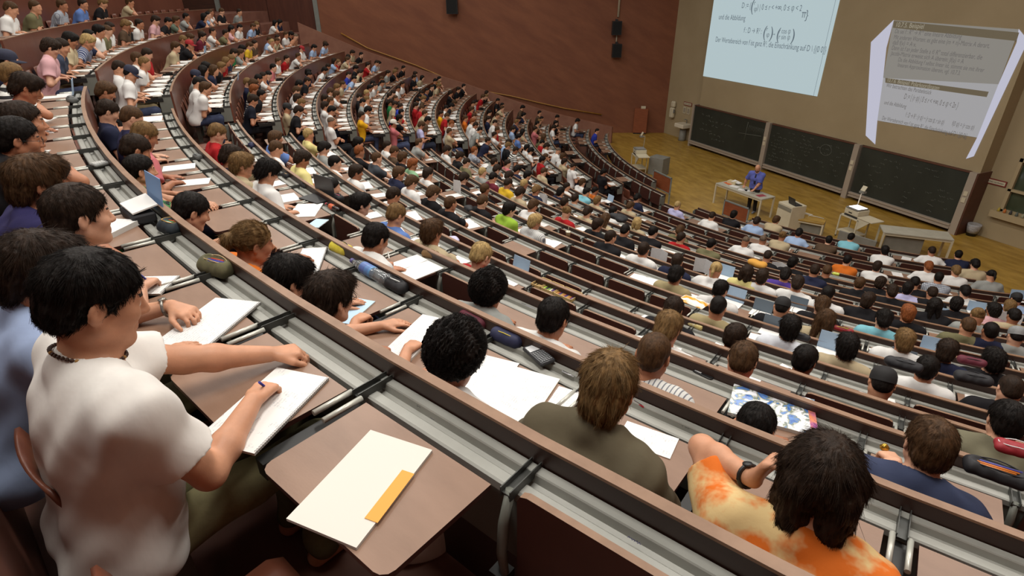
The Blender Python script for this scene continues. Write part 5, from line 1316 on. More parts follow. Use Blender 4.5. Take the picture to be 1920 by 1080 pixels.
# lecturer
fx = floor_at(1408, 397.5); cdir = np.array((0., 0.)) - np.array(fx)
LM = TR(hall(fx[0], fx[1], 0), -2.72)
Li = LM.inverted()
def lh(x, y, dz): P = onz(x, y, H - ZT - dz); return np.array(Li @ wv(P))
hl, hrr = lh(1411, 360, .05), lh(1393, 352, .05)
P = Pose(lean=14, pitch=38, yaw=4, stand=True, head=(0, .20, 1.60), hands=[{'w': hl, 'f': (.2, 1, -.2), 'g': 'flat'}, {'w': hrr, 'f': (-.2, 1, -.2), 'g': 'flat'}] if hl[0] < hrr[0] else [{'w': hrr, 'f': (.2, 1, -.2), 'g': 'flat'}, {'w': hl, 'f': (-.2, 1, -.2), 'g': 'flat'}], sleeve='half', build=1.08)
g = person_geo(P, .008, True, seed=3)
e = thing('person', 'bald bearded lecturer in blue short-sleeved shirt and dark tie leaning on table', 'person', LM)
link('body', mesh_from('body', *g['body'], [skin_mat(0)], smooth=True), e)
link('shirt', mesh_from('shirt', *g['shirt'], [mat('lecturer_shirt', (84, 94, 172), .8, rgb2=(96, 106, 186), nscale=6)], smooth=True), e)
link('trousers', mesh_from('trousers', *g['trousers'], [mat('lecturer_trousers', (24, 23, 28), .9)], smooth=True), e)
bs = SDF(); bs.el((0, .050, -.072), (.062, .050, .055), k=.02); bs.el((0, .07, -.098), (.04, .03, .034), k=.02); bs.el((0, .112, -.020), (.03, .03, .034), k=.01, op='sub')
link('beard', mesh_from('beard', *polygonise(lambda p: bs.ev(p) + (.002 * np.sin(p[:, 0] * 400) * np.sin(p[:, 2] * 380)).astype(np.float32), *bs.bounds(), .006), [hair_mat('g')], smooth=True), e, P.headM())
mb = MB(); tq = [P.nb + P.fw * .075 - P.u * .02, P.nb + P.fw * .115 - P.u * .10, P.nb + P.fw * .135 - P.u * .22, P.nb + P.fw * .140 - P.u * .34, P.nb + P.fw * .138 - P.u * .38]
for (a, b), (w0, w1) in zip(zip(tq, tq[1:]), ((.022, .024), (.024, .032), (.032, .038), (.038, .004))):
    rx = P.rx; mb.add([a - rx * w0, a + rx * w0, b + rx * w1, b - rx * w1, a - rx * w0 + P.fw * .008, a + rx * w0 + P.fw * .008, b + rx * w1 + P.fw * .008, b - rx * w1 + P.fw * .008], [(0, 1, 2, 3), (7, 6, 5, 4), (0, 4, 5, 1), (1, 5, 6, 2), (2, 6, 7, 3), (3, 7, 4, 0)])
mb.obj('tie', [mat('dark_tie', (30, 30, 52), .7)], e)
for hp, kn, an in P.legs:
    sh = SDF(); sh.rc(an + v3(0, -.045, -.045), an + v3(0, .15, -.058), .046, .036, k=.02); sh.plane((0, 0, -1), -.004)
    link('shoe', mesh_from('shoe', *polygonise(lambda p: sh.ev(p), *sh.bounds(), .008), [mat('grey_shoe', (120, 122, 128), .6)], smooth=True), e)
# overhead projectors on trolleys
def ohp(label, base, yaw, lit, scale=1.):
    M = TR(hall(base[0], base[1], 0), yaw)
    e = thing('overhead_projector_trolley', label, 'projector', M)
    mb = MB()
    for x in (-.34, .30): 
        for y in (-.25, .22): mb.box((x, y, .04), (x + .04, y + .03, .74))
    mb.box((-.34, -.25, .70), (.34, .25, .74)); mb.box((-.34, -.25, .20), (.34, .25, .23)); mb.obj('trolley_frame', [M_WHITEP], e)
    for x in (-.32, .32):
        for y in (-.23, .23): mb = MB(); mb.lathe([(.0, -.01), (.03, -.008), (.03, .008), (0, .01)], n=12, M=Matrix.Translation((x, y, .032)) @ Matrix.Rotation(math.pi / 2, 4, 'X')); mb.obj('castor', [M_BLK], e)
    mb = MB(); mb.bbox((-.24, -.22, .74), (.24, .22, .78), .01, 1); mb.bbox((-.25, -.23, .80), (.25, .23, .98), .02); mb.obj('lamp_box', [M_WHITEP, M_BLK], e)
    mb = MB(); mb.box((-.08, -.236, .86), (.04, -.229, .89)); mb.obj('vent_slot', [M_BLK], e)
    mb = MB(); mb.bbox((-.22, -.24, .98), (.22, .20, 1.02), .01); mb.obj('glass_frame', [M_GREYP], e)
    mb = MB(); mb.box((-.18, -.17, 1.021), (.18, .17, 1.026)); mb.obj('light_stage', [mat('lit_fresnel', (250, 250, 250), .3, emit=(245, 240, 255), estr=5.) if lit else mat('fresnel_glass', (150, 152, 150), .15)], e)
    mb = MB(); mb.tube([(-.21, .20, .98), (-.20, .21, 1.35), (-.17, .20, 1.46), (-.02, .04, 1.52)], .016, 8); mb.obj('arm', [M_WHITEP], e)
    mb = MB(); mb.bbox((-.08, -.06, 1.47), (.08, .08, 1.53), .01, 1); mb.box((-.075, -.01, -.08), (.075, .01, .08), 0, Matrix.Translation((0, .02, 1.61)) @ Matrix.Rotation(-.5, 4, 'X')); mb.obj('mirror_head', [M_WHITEP, M_GREYP], e)
    mb = MB(); mb.bbox((.27, -.25, .80), (.80, .22, .83), .006); mb.obj('side_shelf', [M_WHITEP], e)
    mb = MB(); mb.prism([(.28, .45), (.36, .45), (.72, .80), (.28, .80)], -.24, -.21, 0, Matrix(((1, 0, 0, 0), (0, 0, 1, 0), (0, 1, 0, 0), (0, 0, 0, 1)))); mb.obj('shelf_bracket', [M_WHITEP], e)
    return e
ohp('switched-on overhead projector trolley with glowing glass and side shelf', floor_at(1592, 447), math.pi * .0 - .1, True)
ohp('switched-off overhead projector trolley beside the front far-side desk rows', floor_at(1196, 322), -.35, False)
def panelbox(name, label, cat, px, h, th, m, lift=0.):
    A0 = floor_at(*px[0]); A1 = floor_at(*px[1]); a = np.array((-A0[0], A0[1])); b = np.array((-A1[0], A1[1])); d = b - a; L = np.linalg.norm(d)
    mb = MB(); mb.bbox((0, 0, lift), (L, th, h), .008); return tag(mb.obj(name, [m], None, TR((a[0], a[1], 0), math.atan2(d[1], d[0]))), label, cat)
panelbox('grey_locker', 'low grey steel locker behind the switched-off overhead projector', 'locker', ((1214, 326), (1240, 332)), .74, .55, M_GREYP)
panelbox('screen_panel', 'grey panel standing in front of the switched-on overhead projector', 'panel', ((1565, 462), (1634, 484)), .52, .05, M_GREYP)
e = thing('equipment_cabinet', 'cream equipment cabinet with a black laptop on top', 'cabinet', TR(hall(*floor_at(1449, 428), 0), -.12))
mb = MB(); mb.bbox((0, 0, .04), (.62, .55, .92), .01); mb.obj('carcass', [M_WHITEP], e)
mb = MB(); mb.box((.02, -.008, .74), (.60, 0, .86)); mb.obj('vent_grille', [mat('vent_grey', (140, 136, 120), .6, rgb2=(120, 116, 102), nscale=60, stretch=(.1, 1, 1))], e)
mb = MB(); mb.box((.03, .03, 0), (.59, .52, .04)); mb.obj('plinth', [M_BLK], e)
lp = thing('laptop', 'black laptop seen from behind on the cream cabinet', 'laptop', TR(hall(*floor_at(1449, 428), 0), -.12) @ TR((.42, .28, .92), -.1))
mb = MB(); mb.bbox((-.17, -.12, 0), (.17, .12, .022), .004); mb.obj('keyboard_base', [M_BLK], lp)
mb = MB(); mb.bbox((-.17, -.01, .0), (.17, .0, .23), .004, M=Matrix.Translation((0, -.12, .02)) @ Matrix.Rotation(.25, 4, 'X')); mb.obj('lid', [M_BLK], lp)
table('demonstration_bench', 'low bench with yellow wooden top and grey front panel beside cream cabinet', floor_at(1481, 408, .5), floor_at(1545, 420, .5), floor_at(1484, 400, .5), .5, mtop=M_FLOOR, panel=(.0, .95, .02))
table('side_table', 'big pale table with grey modesty panel at the right of the stage', floor_at(1657, 435, ZT), floor_at(1790, 450, ZT), floor_at(1645, 420, ZT), ZT, leg=.05, panel=(.06, .62, .12))
B0 = hall(*floor_at(1492, 395, .6), .6)
mb = MB(); pq = [hall(*floor_at(x, y, z), z) for x, y, z in ((1487, 396, .7), (1492, 402, .5), (1502, 400, .52), (1496, 413, .3), (1488, 425, .05), (1500, 432, .01), (1512, 426, .02), (1512, 410, .4), (1518, 404, .53), (1530, 406, .52), (1545, 410, .5))]
mb.tube(pq, .014, 6); tag(mb.obj('cable', [M_CABLE]), 'white cable looping from the laptop over the wooden bench', 'cable')
flat('power_strip', 'small white power strip on the wooden bench', 'power strip', TR(hall(*floor_at(1516, 403, .52), .52), .2), .24, .07, .04, [M_CABLE])
# aisle barriers
def barrier(label, p0, p1, z0, z1):
    a = np.array(floor_at(*p0, z1)); b = np.array(floor_at(*p1, z1)); a = np.array((-a[0], a[1])); b = np.array((-b[0], b[1])); d = b - a; L = np.linalg.norm(d)
    e = thing('barrier_panel', label, 'barrier', TR((a[0], a[1], 0), math.atan2(d[1], d[0])))
    mb = MB(); mb.bbox((.04, -.012, z0), (L - .04, .012, z1 - .03), .004); mb.obj('board', [M_WOODP], e)
    mb = MB()
    for x in (0, L - .04): mb.box((x, -.02, 0), (x + .04, .02, z1))
    mb.box((0, -.02, z1 - .04), (L, .02, z1)); mb.box((0, -.02, z0 - .03), (L, .02, z0)); mb.obj('frame', [M_STEEL], e)
barrier('framed red-brown barrier panel in front of the lecturer\'s table', (1359, 374), (1406, 391), .35, .84)
barrier('red-brown barrier panel at the aisle foot by the far-side front row', (1226, 318), (1260, 334), .40, .98)
# bin
e = thing('waste_bin', 'black waste bin lined with a translucent bag in the front corner', 'bin', TR(hall(*floor_at(1820, 441), 0)))
mb = MB(); mb.lathe([(.13, 0), (.16, .18), (.175, .36), (.165, .36), (.15, .2), (.12, .02)], n=20); mb.obj('bucket', [M_BLK], e)
mb = MB(); mb.lathe([(.150, .10), (.172, .22), (.190, .33), (.186, .38), (.165, .375)], n=18); o = mb.obj('liner', [mat('bin_liner', (150, 150, 152), .35, rgb2=(184, 184, 186), nscale=14, bump=.6, bscale=30)], e)
# things on the window sill
for i, c in enumerate(((170, 150, 60), (190, 110, 50), (60, 60, 60), (90, 96, 90), (150, 146, 120), (60, 64, 70), (70, 70, 60), (180, 40, 40), (50, 54, 50))):
    mb = MB(); mb.lathe([(.035, 0), (.04, .03), (.032, .09), (.012, .12), (.010, .13)], n=10); tag(mb.obj('chalk_jar' if i % 2 else 'sponge', [mat('jar%d' % i, c, .6)], None, TR(W(9.02 - i * .16, 20.03, wz0))), '%s item on the window sill, %s from the notice' % (['yellow', 'orange', 'black', 'grey-green', 'cream', 'slate', 'olive', 'red', 'dark'][i], ordi(i + 1)), 'bottle', 'small things on the window sill')
# ---------------------------------------------------------------- things on the desks
def paper_mat(name, dens=.5, ink=(96, 104, 130), lines=90., tint=(232, 231, 228)):
    if name in MATS: return MATS[name]
    m = mat(name, tint, .7); nt = m.node_tree; N, L = nt.nodes, nt.links; b = N['Principled BSDF']
    tc = N.new('ShaderNodeTexCoord'); sx = N.new('ShaderNodeSeparateXYZ'); L.new(tc.outputs['Object'], sx.inputs[0])
    def M_(op, a, b_=None, c=None):
        n = N.new('ShaderNodeMath'); n.operation = op
        for i, v in enumerate((a, b_, c)):
            if v is None: continue
            if isinstance(v, (int, float)): n.inputs[i].default_value = v
            else: L.new(v, n.inputs[i])
        return n.outputs[0]
    no = N.new('ShaderNodeTexNoise'); no.inputs['Scale'].default_value = 260; no.inputs['Detail'].default_value = 1; L.new(tc.outputs['Object'], no.inputs['Vector'])
    wob = M_('ADD', M_('MULTIPLY', sx.outputs[1], lines), M_('MULTIPLY', no.outputs['Fac'], 1.1))
    ln = M_('LESS_THAN', M_('ABSOLUTE', M_('SUBTRACT', M_('FRACT', wob), .5)), .20)
    n2 = N.new('ShaderNodeTexNoise'); n2.inputs['Scale'].default_value = 38; n2.inputs['Detail'].default_value = 2; L.new(tc.outputs['Object'], n2.inputs['Vector'])
    n3 = N.new('ShaderNodeTexNoise'); n3.inputs['Scale'].default_value = 420; n3.inputs['Detail'].default_value = 0; L.new(tc.outputs['Object'], n3.inputs['Vector'])
    k = M_('MULTIPLY', M_('MULTIPLY', ln, M_('GREATER_THAN', n2.outputs['Fac'], 1 - dens)), M_('MULTIPLY', M_('GREATER_THAN', n3.outputs['Fac'], .47), .38))
    mx = N.new('ShaderNodeMix'); mx.data_type = 'RGBA'; mx.inputs[6].default_value = (*srgb(tint), 1); mx.inputs[7].default_value = (*srgb(ink), 1); L.new(k, mx.inputs[0]); L.new(mx.outputs[2], b.inputs['Base Color'])
    return m
M_WR = paper_mat('written_paper', .55); M_WR2 = paper_mat('sparsely_written_paper', .42); M_PEDGE = mat('page_edges', (206, 204, 198), .8, rgb2=(180, 178, 172), nscale=300, stretch=(.1, .1, 3))
M_SPIR = mat('spiral_wire', (110, 110, 112), .35, metal=.7)
USED = set()
def deskpt(k, x, y, dz=0.): return wv(onz(x, y, TT[k] - TABZ - dz))
def mark(k, x, y):
    b = bay_at(k, x, y)
    if b: USED.add((k, b[0].side, b[1]))
def quad_slab(name, label, cat, k, px, th=.006, mats=None, dz=.0, spiral=None, group=None, four=None):
    """flat rectangular thing lying on the tablets of row k; three corners seen in the photo give place, turn and size"""
    p = [deskpt(k, *q, dz) for q in px]; c = (p[0] + p[2]) / 2
    u = p[2] - p[1]; v = p[0] - p[1]; yaw = math.atan2(u.y, u.x); lu = Vector((u.x, u.y)).length
    n = Vector((-math.sin(yaw), math.cos(yaw), 0)); lv = v.dot(n); sg = 1 if lv > 0 else -1; lv = abs(lv)
    cen = p[1] + Vector((math.cos(yaw), math.sin(yaw), 0)) * lu / 2 + n * sg * lv / 2
    M = TR((cen.x, cen.y, p[1].z), yaw); mark(k, *px[1]) ; q = proj_w(cen); mark(k, q[0], q[1])
    mats = mats or [M_WR, M_PEDGE]
    if spiral is None:
        mb = MB(); mb.box((-lu / 2, -lv / 2, 0), (lu / 2, lv / 2, th), len(mats) - 1); mb.M[1] = 0
        return tag(mb.obj(name, mats, None, M), label, cat, group)
    e = thing(name, label, cat, M, group)
    mb = MB(); mb.box((-lu / 2, -lv / 2, 0), (lu / 2, lv / 2, th), 1); mb.M[1] = 0; mb.obj('page_block', mats, e)
    mb = MB(); nr = int(lu / .0085)
    for i in range(nr):
        x = -lu / 2 + .008 + i * (lu - .016) / max(1, nr - 1); y0 = -sg * lv / 2
        mb.tube([(x, y0 + sg * .005, th + .001), (x + .001, y0, th + .005), (x, y0 - sg * .005, th * .5), (x, y0, -.0005)], .0009, 4, caps=False)
    mb.obj('spiral_binding', [M_SPIR], e)
    return e
def proj_w(v): return proj((-v.x, v.y, v.z - H))
SP = 'students\' notebooks on the tablets'
quad_slab('spiral_notebook', 'spiral notebook the nearest white T-shirt wearer is writing in', 'notebook', 0, [(410, 790), (478, 855), (617, 712)], .009, [M_WR2, M_PEDGE], spiral=1)
quad_slab('spiral_notebook', 'densely written spiral pad under both hands of the pale blue polo wearer', 'notebook', 0, [(316, 628), (375, 667), (490, 570)], .010, spiral=1)
quad_slab('spiral_notebook', 'spiral pad under the writing hand beyond the nearest black-haired head', 'notebook', 0, [(215, 484), (302, 554), (338, 520)], .009, spiral=1)
pad = quad_slab('note_pad', 'white paper pad with orange file strip on the empty nearest tablet', 'pad', 0, [(568, 945), (669, 1032), (811, 848)], .009, [mat('pad_paper', (218, 211, 202), .7), M_PEDGE], spiral=None)
fs = quad_slab('file_strip', 'orange filing strip with metal prong lying on the white pad', 'file strip', 0, [(688, 966), (708, 981), (777, 889)], .0015, [mat('orange_card', (226, 158, 62), .6)], dz=.0095)
a, b = deskpt(0, 719, 955, .012), deskpt(0, 757, 906, .012); mb = MB(); mb.tube([fs.matrix_world.inverted() @ q for q in (a, a.lerp(b, .5) + Vector((0, 0, .004)), b)], .002, 6); mb.obj('metal_prong', [mat('brass_prong', (206, 190, 130), .3, metal=.6)], fs)
quad_slab('thick_notebook', 'thick stack of written pages before the short-dark-haired profile', 'notebook', 0, [(237, 401), (263, 421), (185, 460)], .028)
quad_slab('small_notebook', 'small open white booklet beside the fist of the navy vest wearer', 'notebook', 0, [(133, 324), (148, 346), (161, 338)], .006)
quad_slab('small_notebook', 'white slip of paper in front of the wire-glasses wearer', 'notebook', 0, [(76, 282), (86, 288), (96, 282)], .005)
quad_slab('small_notebook', 'white notepad on tablet below the open white booklet row end', 'notebook', 0, [(90, 234), (100, 250), (110, 243)], .006)
quad_slab('open_notebook', 'open white notebook next to the striped shirt wearer in the top near row', 'notebook', 0, [(79, 222), (85, 231), (108, 221)], .008)
# row with the curly head
quad_slab('notebook', 'written pad under the fist of the curly black-haired person', 'notebook', 1, [(719, 662), (763, 685), (842, 603)], .012)
quad_slab('loose_page', 'large open page spread right of the curly head, left leaf', 'paper', 1, [(915, 636), (974, 682), (904, 780)], .003, [M_WR2, M_PEDGE], dz=.004)
quad_slab('ring_binder_page', 'cream-edged written page in the middle of the spread right of curly head', 'paper', 1, [(974, 682), (1050, 713), (983, 813)], .008, [M_WR2, mat('cream_card2', (222, 212, 180), .8)])
quad_slab('loose_page', 'written page half hidden by the brownish olive T-shirt', 'paper', 1, [(1050, 722), (1092, 738), (1030, 838)], .004, [M_WR, M_PEDGE])
quad_slab('loose_page', 'white printed sheet right of the brownish olive T-shirt', 'paper', 1, [(1183, 778), (1273, 824), (1256, 862)], .004, [M_WR2, M_PEDGE])
quad_slab('booklet', 'pale blue booklet beside the glasses wearer', 'booklet', 1, [(660, 540), (704, 567), (655, 610)], .008, [mat('pale_blue_cover', (178, 208, 228), .5), M_PEDGE])
quad_slab('booklet', 'pale blue booklet alone on an empty tablet', 'booklet', 1, [(580, 421), (597, 428), (617, 413)], .006, [mat('pale_blue_cover', (178, 208, 228), .5), M_PEDGE])
quad_slab('spiral_notebook', 'spiral notebook beneath the hands of the orange top wearer', 'notebook', 1, [(556, 494), (596, 515), (614, 465)], .008, spiral=1)
def atlas_mat():
    m = mat('satellite_cover', (60, 90, 150), .25); nt = m.node_tree; N, L = nt.nodes, nt.links; b = N['Principled BSDF']
    tc = N.new('ShaderNodeTexCoord'); n = N.new('ShaderNodeTexNoise'); n.inputs['Scale'].default_value = 11; n.inputs['Detail'].default_value = 9; n.inputs['Distortion'].default_value = 1.6; L.new(tc.outputs['Object'], n.inputs['Vector'])
    r = N.new('ShaderNodeValToRGB'); r.color_ramp.elements[0].color = (*srgb((40, 66, 140)), 1); r.color_ramp.elements[0].position = .32; r.color_ramp.elements[1].color = (*srgb((236, 238, 244)), 1); r.color_ramp.elements[1].position = .55
    q = r.color_ramp.elements.new(.43); q.color = (*srgb((96, 140, 205)), 1); q = r.color_ramp.elements.new(.47); q.color = (*srgb((120, 128, 96)), 1)
    L.new(n.outputs['Fac'], r.inputs['Fac']); L.new(r.outputs['Color'], b.inputs['Base Color']); return m
at = quad_slab('atlas', 'glossy atlas with satellite picture cover on the tablet', 'book', 2, [(1384, 719), (1363, 778), (1524, 822)], .02, [atlas_mat(), M_PEDGE])
quad_slab('atlas_label', 'orange and purple strip at the right end of the atlas cover', 'label', 2, [(1540, 766), (1523, 822), (1537, 825)], .001, [mat('orange_strip', (226, 140, 60), .4, rgb2=(150, 70, 150), nscale=12)], dz=.021)
quad_slab('open_notebook', 'open notebook under the fountain pen, far page', 'notebook', 2, [(753, 462), (723, 498), (743, 510)], .006, [M_WR2, M_PEDGE])
quad_slab('open_notebook', 'open notebook by the fountain pen, blank near page', 'notebook', 2, [(778, 478), (744, 511), (775, 527)], .006, [M_PAPER, M_PEDGE])
# ---- pens, cases, bottles in the trays
def traypt(k, x, y, dz=0.): return wv(onz(x, y, TT[k] + .082 - dz))
def tray_yaw(k, P): 
    r, th = pol((-P.x, P.y)); return yaw_at(k, th)
def in_tray(k, x, y, rot=0., dz=0.): P = traypt(k, x, y, dz); return TR(P, tray_yaw(k, P) + rot)
def calculator(label, k, x, y, rot, w_, h_, body, keys, screen, n=(5, 7)):
    e = thing('calculator', label, 'calculator', in_tray(k, x, y, rot, .02) )
    mb = MB(); mb.bbox((-w_ / 2, -h_ / 2, 0), (w_ / 2, h_ / 2, .02), .008); mb.obj('case', [body], e)
    mb = MB(); mb.box((-w_ * .4, h_ * .14, .02), (w_ * .4, h_ * .42, .0215)); mb.obj('display', [screen], e)
    mb = MB()
    for i in range(n[0]):
        for j in range(n[1]):
            cx = -w_ * .38 + (i + .5) * w_ * .76 / n[0]; cy = -h_ * .44 + (j + .5) * h_ * .52 / n[1]; mb.box((cx - w_ * .055, cy - h_ * .024, .02), (cx + w_ * .055, cy + h_ * .024, .0235))
    mb.obj('keypad', [keys], e)
calculator('dark graphing calculator standing in the tray beyond the open page spread', 1, 1010, 668, 1.25, .085, .175, mat('calc_dark', (52, 54, 58), .4), mat('calc_keys', (118, 120, 122), .5), mat('calc_lcd', (206, 208, 210), .15))
calculator('pale pocket calculator lying in the tray near the navy vest wearer', 0, 194, 308, .3, .09, .15, mat('calc_pale', (150, 152, 150), .5), mat('calc_keys2', (226, 226, 222), .5), mat('calc_lcd2', (60, 64, 62), .2), (6, 5))
def pen(label, k, x0, y0, x1, y1, m, r=.0045, tray=True, dz=.006):
    f = traypt if tray else deskpt
    a, b = f(k, x0, y0, dz), f(k, x1, y1, dz); c = (a + b) / 2; d = b - a
    M = Matrix.Translation(c) @ d.to_track_quat('X', 'Z').to_matrix().to_4x4(); L = min(d.length, .16)
    e = thing('pen', label, 'pen', M); mb = MB(); mb.tube([(-L / 2, 0, 0), (L * .42, 0, 0)], r, 8); mb.tube([(L * .42, 0, 0), (L / 2, 0, 0)], [r * .9, r * .15], 8); mb.obj('barrel', [m], e)
    mb = MB(); mb.box((-L / 2 + .004, -.001, r), (-L / 2 + .045, .001, r + .0022)); mb.obj('clip', [M_SPIR], e)
M_BLUEP = mat('blue_plastic', (52, 56, 150), .35)
pen('silver ballpoint lying in the tray near the olive T-shirt', 1, 1054, 696, 1076, 707, mat('silver_pen', (200, 200, 202), .3, metal=.4))
pen('red and blue ballpoint behind the tousled brown head', 1, 1188, 752, 1208, 764, mat('red_plastic', (170, 40, 50), .35))
pen('blue pen in the tray by the white T-shirt wearer with open notebook', 2, 977, 569, 1006, 581, M_BLUEP)
pen('violet pen in the tray below the yellow drink bottle', 3, 1287, 643, 1312, 653, mat('violet_plastic', (96, 80, 160), .35))
pen('pale pen standing over the open notebook in a writing hand', 2, 726, 467, 731, 490, mat('white_plastic', (222, 220, 214), .35), .005, False, .05)
def pencil_case(label, k, x, y, rot, L, w_, h_, m1, m2, contents=(), dz=0.):
    e = thing('pencil_case', label, 'pencil case', in_tray(k, x, y, rot, dz))
    s = SDF(); s.rc((-L / 2 + w_ * .5, 0, h_ * .45), (L / 2 - w_ * .5, 0, h_ * .45), h_ * .5, h_ * .46, k=.01); s.rc((-L * .3, w_ * .2, h_ * .35), (L * .3, w_ * .2, h_ * .35), h_ * .38, k=.02); s.rc((-L * .3, -w_ * .2, h_ * .35), (L * .3, -w_ * .2, h_ * .35), h_ * .38, k=.02)
    if contents: s.el((0, 0, h_ * .98), (L * .36, w_ * .30, h_ * .34), k=.006, op='sub')
    V, F = polygonise(lambda p: s.ev(p) + fold_noise(p.astype(float), .0015, 2.2, x * .1).astype(np.float32), *s.bounds(), .005)
    link('pouch', mesh_from('pouch', V, F, [m1], smooth=True), e)
    mb = MB(); mb.tube([(L * .36 * math.cos(t), w_ * .30 * math.sin(t), h_ * .93 - .01 * abs(math.cos(t))) for t in np.linspace(0, 2 * math.pi, 20)], .0028, 5, caps=False); mb.obj('zip', [m2], e)
    for i, c in enumerate(contents):
        mb = MB(); yy = (i - (len(contents) - 1) / 2) * w_ * .12; mb.tube([(-L * .28, yy, h_ * .70), (L * (.22 + .04 * (i % 3)), yy, h_ * .80)], .004, 6); mb.obj('pen_inside', [mat('pen_col_%d_%d_%d' % c, c, .4)], e)
    return e
KH = mat('khaki_canvas', (104, 100, 70), .9, rgb2=(84, 82, 60), nscale=16); BK = mat('black_nylon', (28, 28, 32), .7, rgb2=(38, 38, 42), nscale=20); YB = mat('yellow_nylon', (204, 190, 50), .6, rgb2=(216, 200, 70), nscale=14); BR_ = mat('tan_leather', (116, 86, 48), .6); MR = mat('maroon_nylon', (92, 26, 44), .7); NV = mat('navy_nylon', (34, 38, 70), .7)
TANZ = mat('tan_zip', (176, 150, 108), .6)
pencil_case('khaki canvas pencil case full of pens beside the written spiral pad', 0, 410, 512, .25, .21, .09, .085, KH, TANZ, ((40, 44, 150), (36, 40, 130), (60, 64, 160), (190, 70, 40), (60, 60, 60)))
pencil_case('black and yellow-edged round pencil case in the tray by thick notebook', 0, 325, 436, .2, .17, .10, .085, mat('dark_teal_nylon', (34, 44, 52), .7), mat('ochre_zip', (170, 130, 50), .6), ((210, 210, 205), (60, 130, 70), (200, 90, 40)))
pencil_case('yellow and black pencil case next to the clear water bottle', 1, 641, 473, .1, .22, .085, .08, YB, BK, ((50, 50, 140), (40, 40, 40), (90, 60, 40)))
pencil_case('long black pencil case beyond the clear water bottle', 1, 742, 541, .0, .23, .085, .08, BK, BK, ((220, 220, 216),))
pencil_case('maroon pencil case hidden behind the curly black head', 1, 888, 607, .0, .21, .08, .07, MR, BK)
pencil_case('tan leather pencil case open with yellow pencils', 2, 808, 483, .35, .16, .08, .08, BR_, TANZ, ((206, 160, 70), (206, 160, 70), (60, 60, 60)))
pencil_case('navy pencil case touching the graphing calculator', 1, 950, 641, .05, .2, .07, .07, NV, mat('yellow_tag', (200, 180, 60), .5))
pencil_case('black pencil case lying open with orange lining at right edge', 1, 1862, 893, .0, .24, .10, .06, BK, BK, ((206, 120, 50), (206, 120, 50), (80, 80, 160)))
pencil_case('red pencil case with transparent flap at the right edge', 2, 1902, 848, .1, .22, .11, .06, mat('red_nylon', (150, 34, 44), .6), mat('clear_flap', (222, 222, 222), .2))
pencil_case('black pencil case by the navy jersey wearer near a maroon case', 3, 1822, 716, .15, .26, .09, .08, BK, BK)
pencil_case('maroon pencil case beside the close-cropped navy jersey wearer', 4, 1820, 682, .1, .24, .08, .07, MR, BK)
pencil_case('black pencil case before a raised blue folder', 3, 1692, 690, .05, .27, .09, .08, BK, BK)
pencil_case('black pencil case beside the crisp white shirt wearer', 4, 1500, 634, .05, .2, .08, .06, BK, BK)
pencil_case('red pencil case with yellow marker on a front tray', 5, 1579, 620, .05, .24, .06, .05, mat('red_nylon', (150, 34, 44), .6), BK, ((214, 200, 60),))
pencil_case('round black pencil case in the tray by the brown pullover head', 2, 835 - 200, 380 - 6, .1, .16, .08, .07, BK, BK, ((214, 90, 120),))
pencil_case('round black pencil case left of a writing hand', 3, 688, 374, .1, .15, .08, .075, BK, mat('white_zip', (200, 200, 200), .5))
pencil_case('black pencil case with pink lining by the dark laptop', 2, 573, 352, .1, .15, .08, .07, BK, BK, ((200, 60, 100),))
pencil_case('black case on the tray beside the white T-shirt wearer with wristband', 2, 537, 332, .1, .16, .07, .06, BK, BK, ((210, 170, 120),))
pencil_case('purple drawstring pouch in the tray of the red shirt row', 2, 473, 276, .2, .12, .09, .08, NV, NV)
pencil_case('grey pouch in the tray behind the booklet stack', 1, 372, 298, .2, .16, .07, .06, mat('grey_nylon', (96, 98, 96), .7), BK)
pencil_case('crumpled dark pouch at the aisle end of the top near row', 0, 137, 192, .2, .22, .11, .08, mat('grey_nylon', (96, 98, 96), .7), BK)
# bottle lying in the tray
def bottle_mb(L, r): return [(.0, 0), (r * .9, .004), (r, .02), (r, L * .30), (r * .94, L * .33), (r, L * .36), (r, L * .66), (r * .86, L * .76), (r * .45, L * .88), (r * .36, L * .92), (r * .36, L * .94)]
def bottle(label, k, p0, p1, r, body, lab, capm, lying=True):
    a, b = traypt(k, *p0, r), traypt(k, *p1, r); d = b - a; L = d.length
    M = Matrix.Translation(a) @ d.to_track_quat('Z', 'Y').to_matrix().to_4x4()
    e = thing('bottle', label, 'bottle', M)
    mb = MB(); mb.lathe(bottle_mb(L, r), n=22); mb.obj('bottle_body', [body], e)
    mb = MB(); mb.lathe([(r * 1.01, L * .37), (r * 1.02, L * .38), (r * 1.02, L * .64), (r * 1.01, L * .65)], n=22); mb.obj('label', [lab], e)
    mb = MB(); mb.lathe([(r * .42, L * .94), (r * .42, L * .995), (r * .36, L)], n=14); mb.obj('cap', [capm], e)
M_PET = mat('clear_plastic', (225, 232, 236), .08, trans=.85, spec=.6)
bottle('clear plastic water bottle with blue and violet label lying in the tray', 1, (729, 528), (659, 488), .040, M_PET, mat('blue_violet_label', (88, 150, 196), .4, rgb2=(86, 66, 150), nscale=9, stretch=(.1, .1, 1)), mat('violet_cap', (90, 84, 140), .4))
bottle('dark cola bottle with red and yellow label lying in the tray', 2, (636, 395), (611, 382), .030, mat('cola', (34, 20, 18), .15), mat('red_yellow_label', (196, 120, 50), .4, rgb2=(190, 40, 50), nscale=20), mat('red_cap', (190, 50, 70), .4))
bottle('pale yellow drink bottle with white cap lying in the tray', 4, (1318, 616), (1282, 600), .032, mat('yellow_drink', (214, 196, 130), .25), mat('white_yellow_label', (220, 216, 196), .4, rgb2=(200, 180, 110), nscale=20), M_WHITEP)
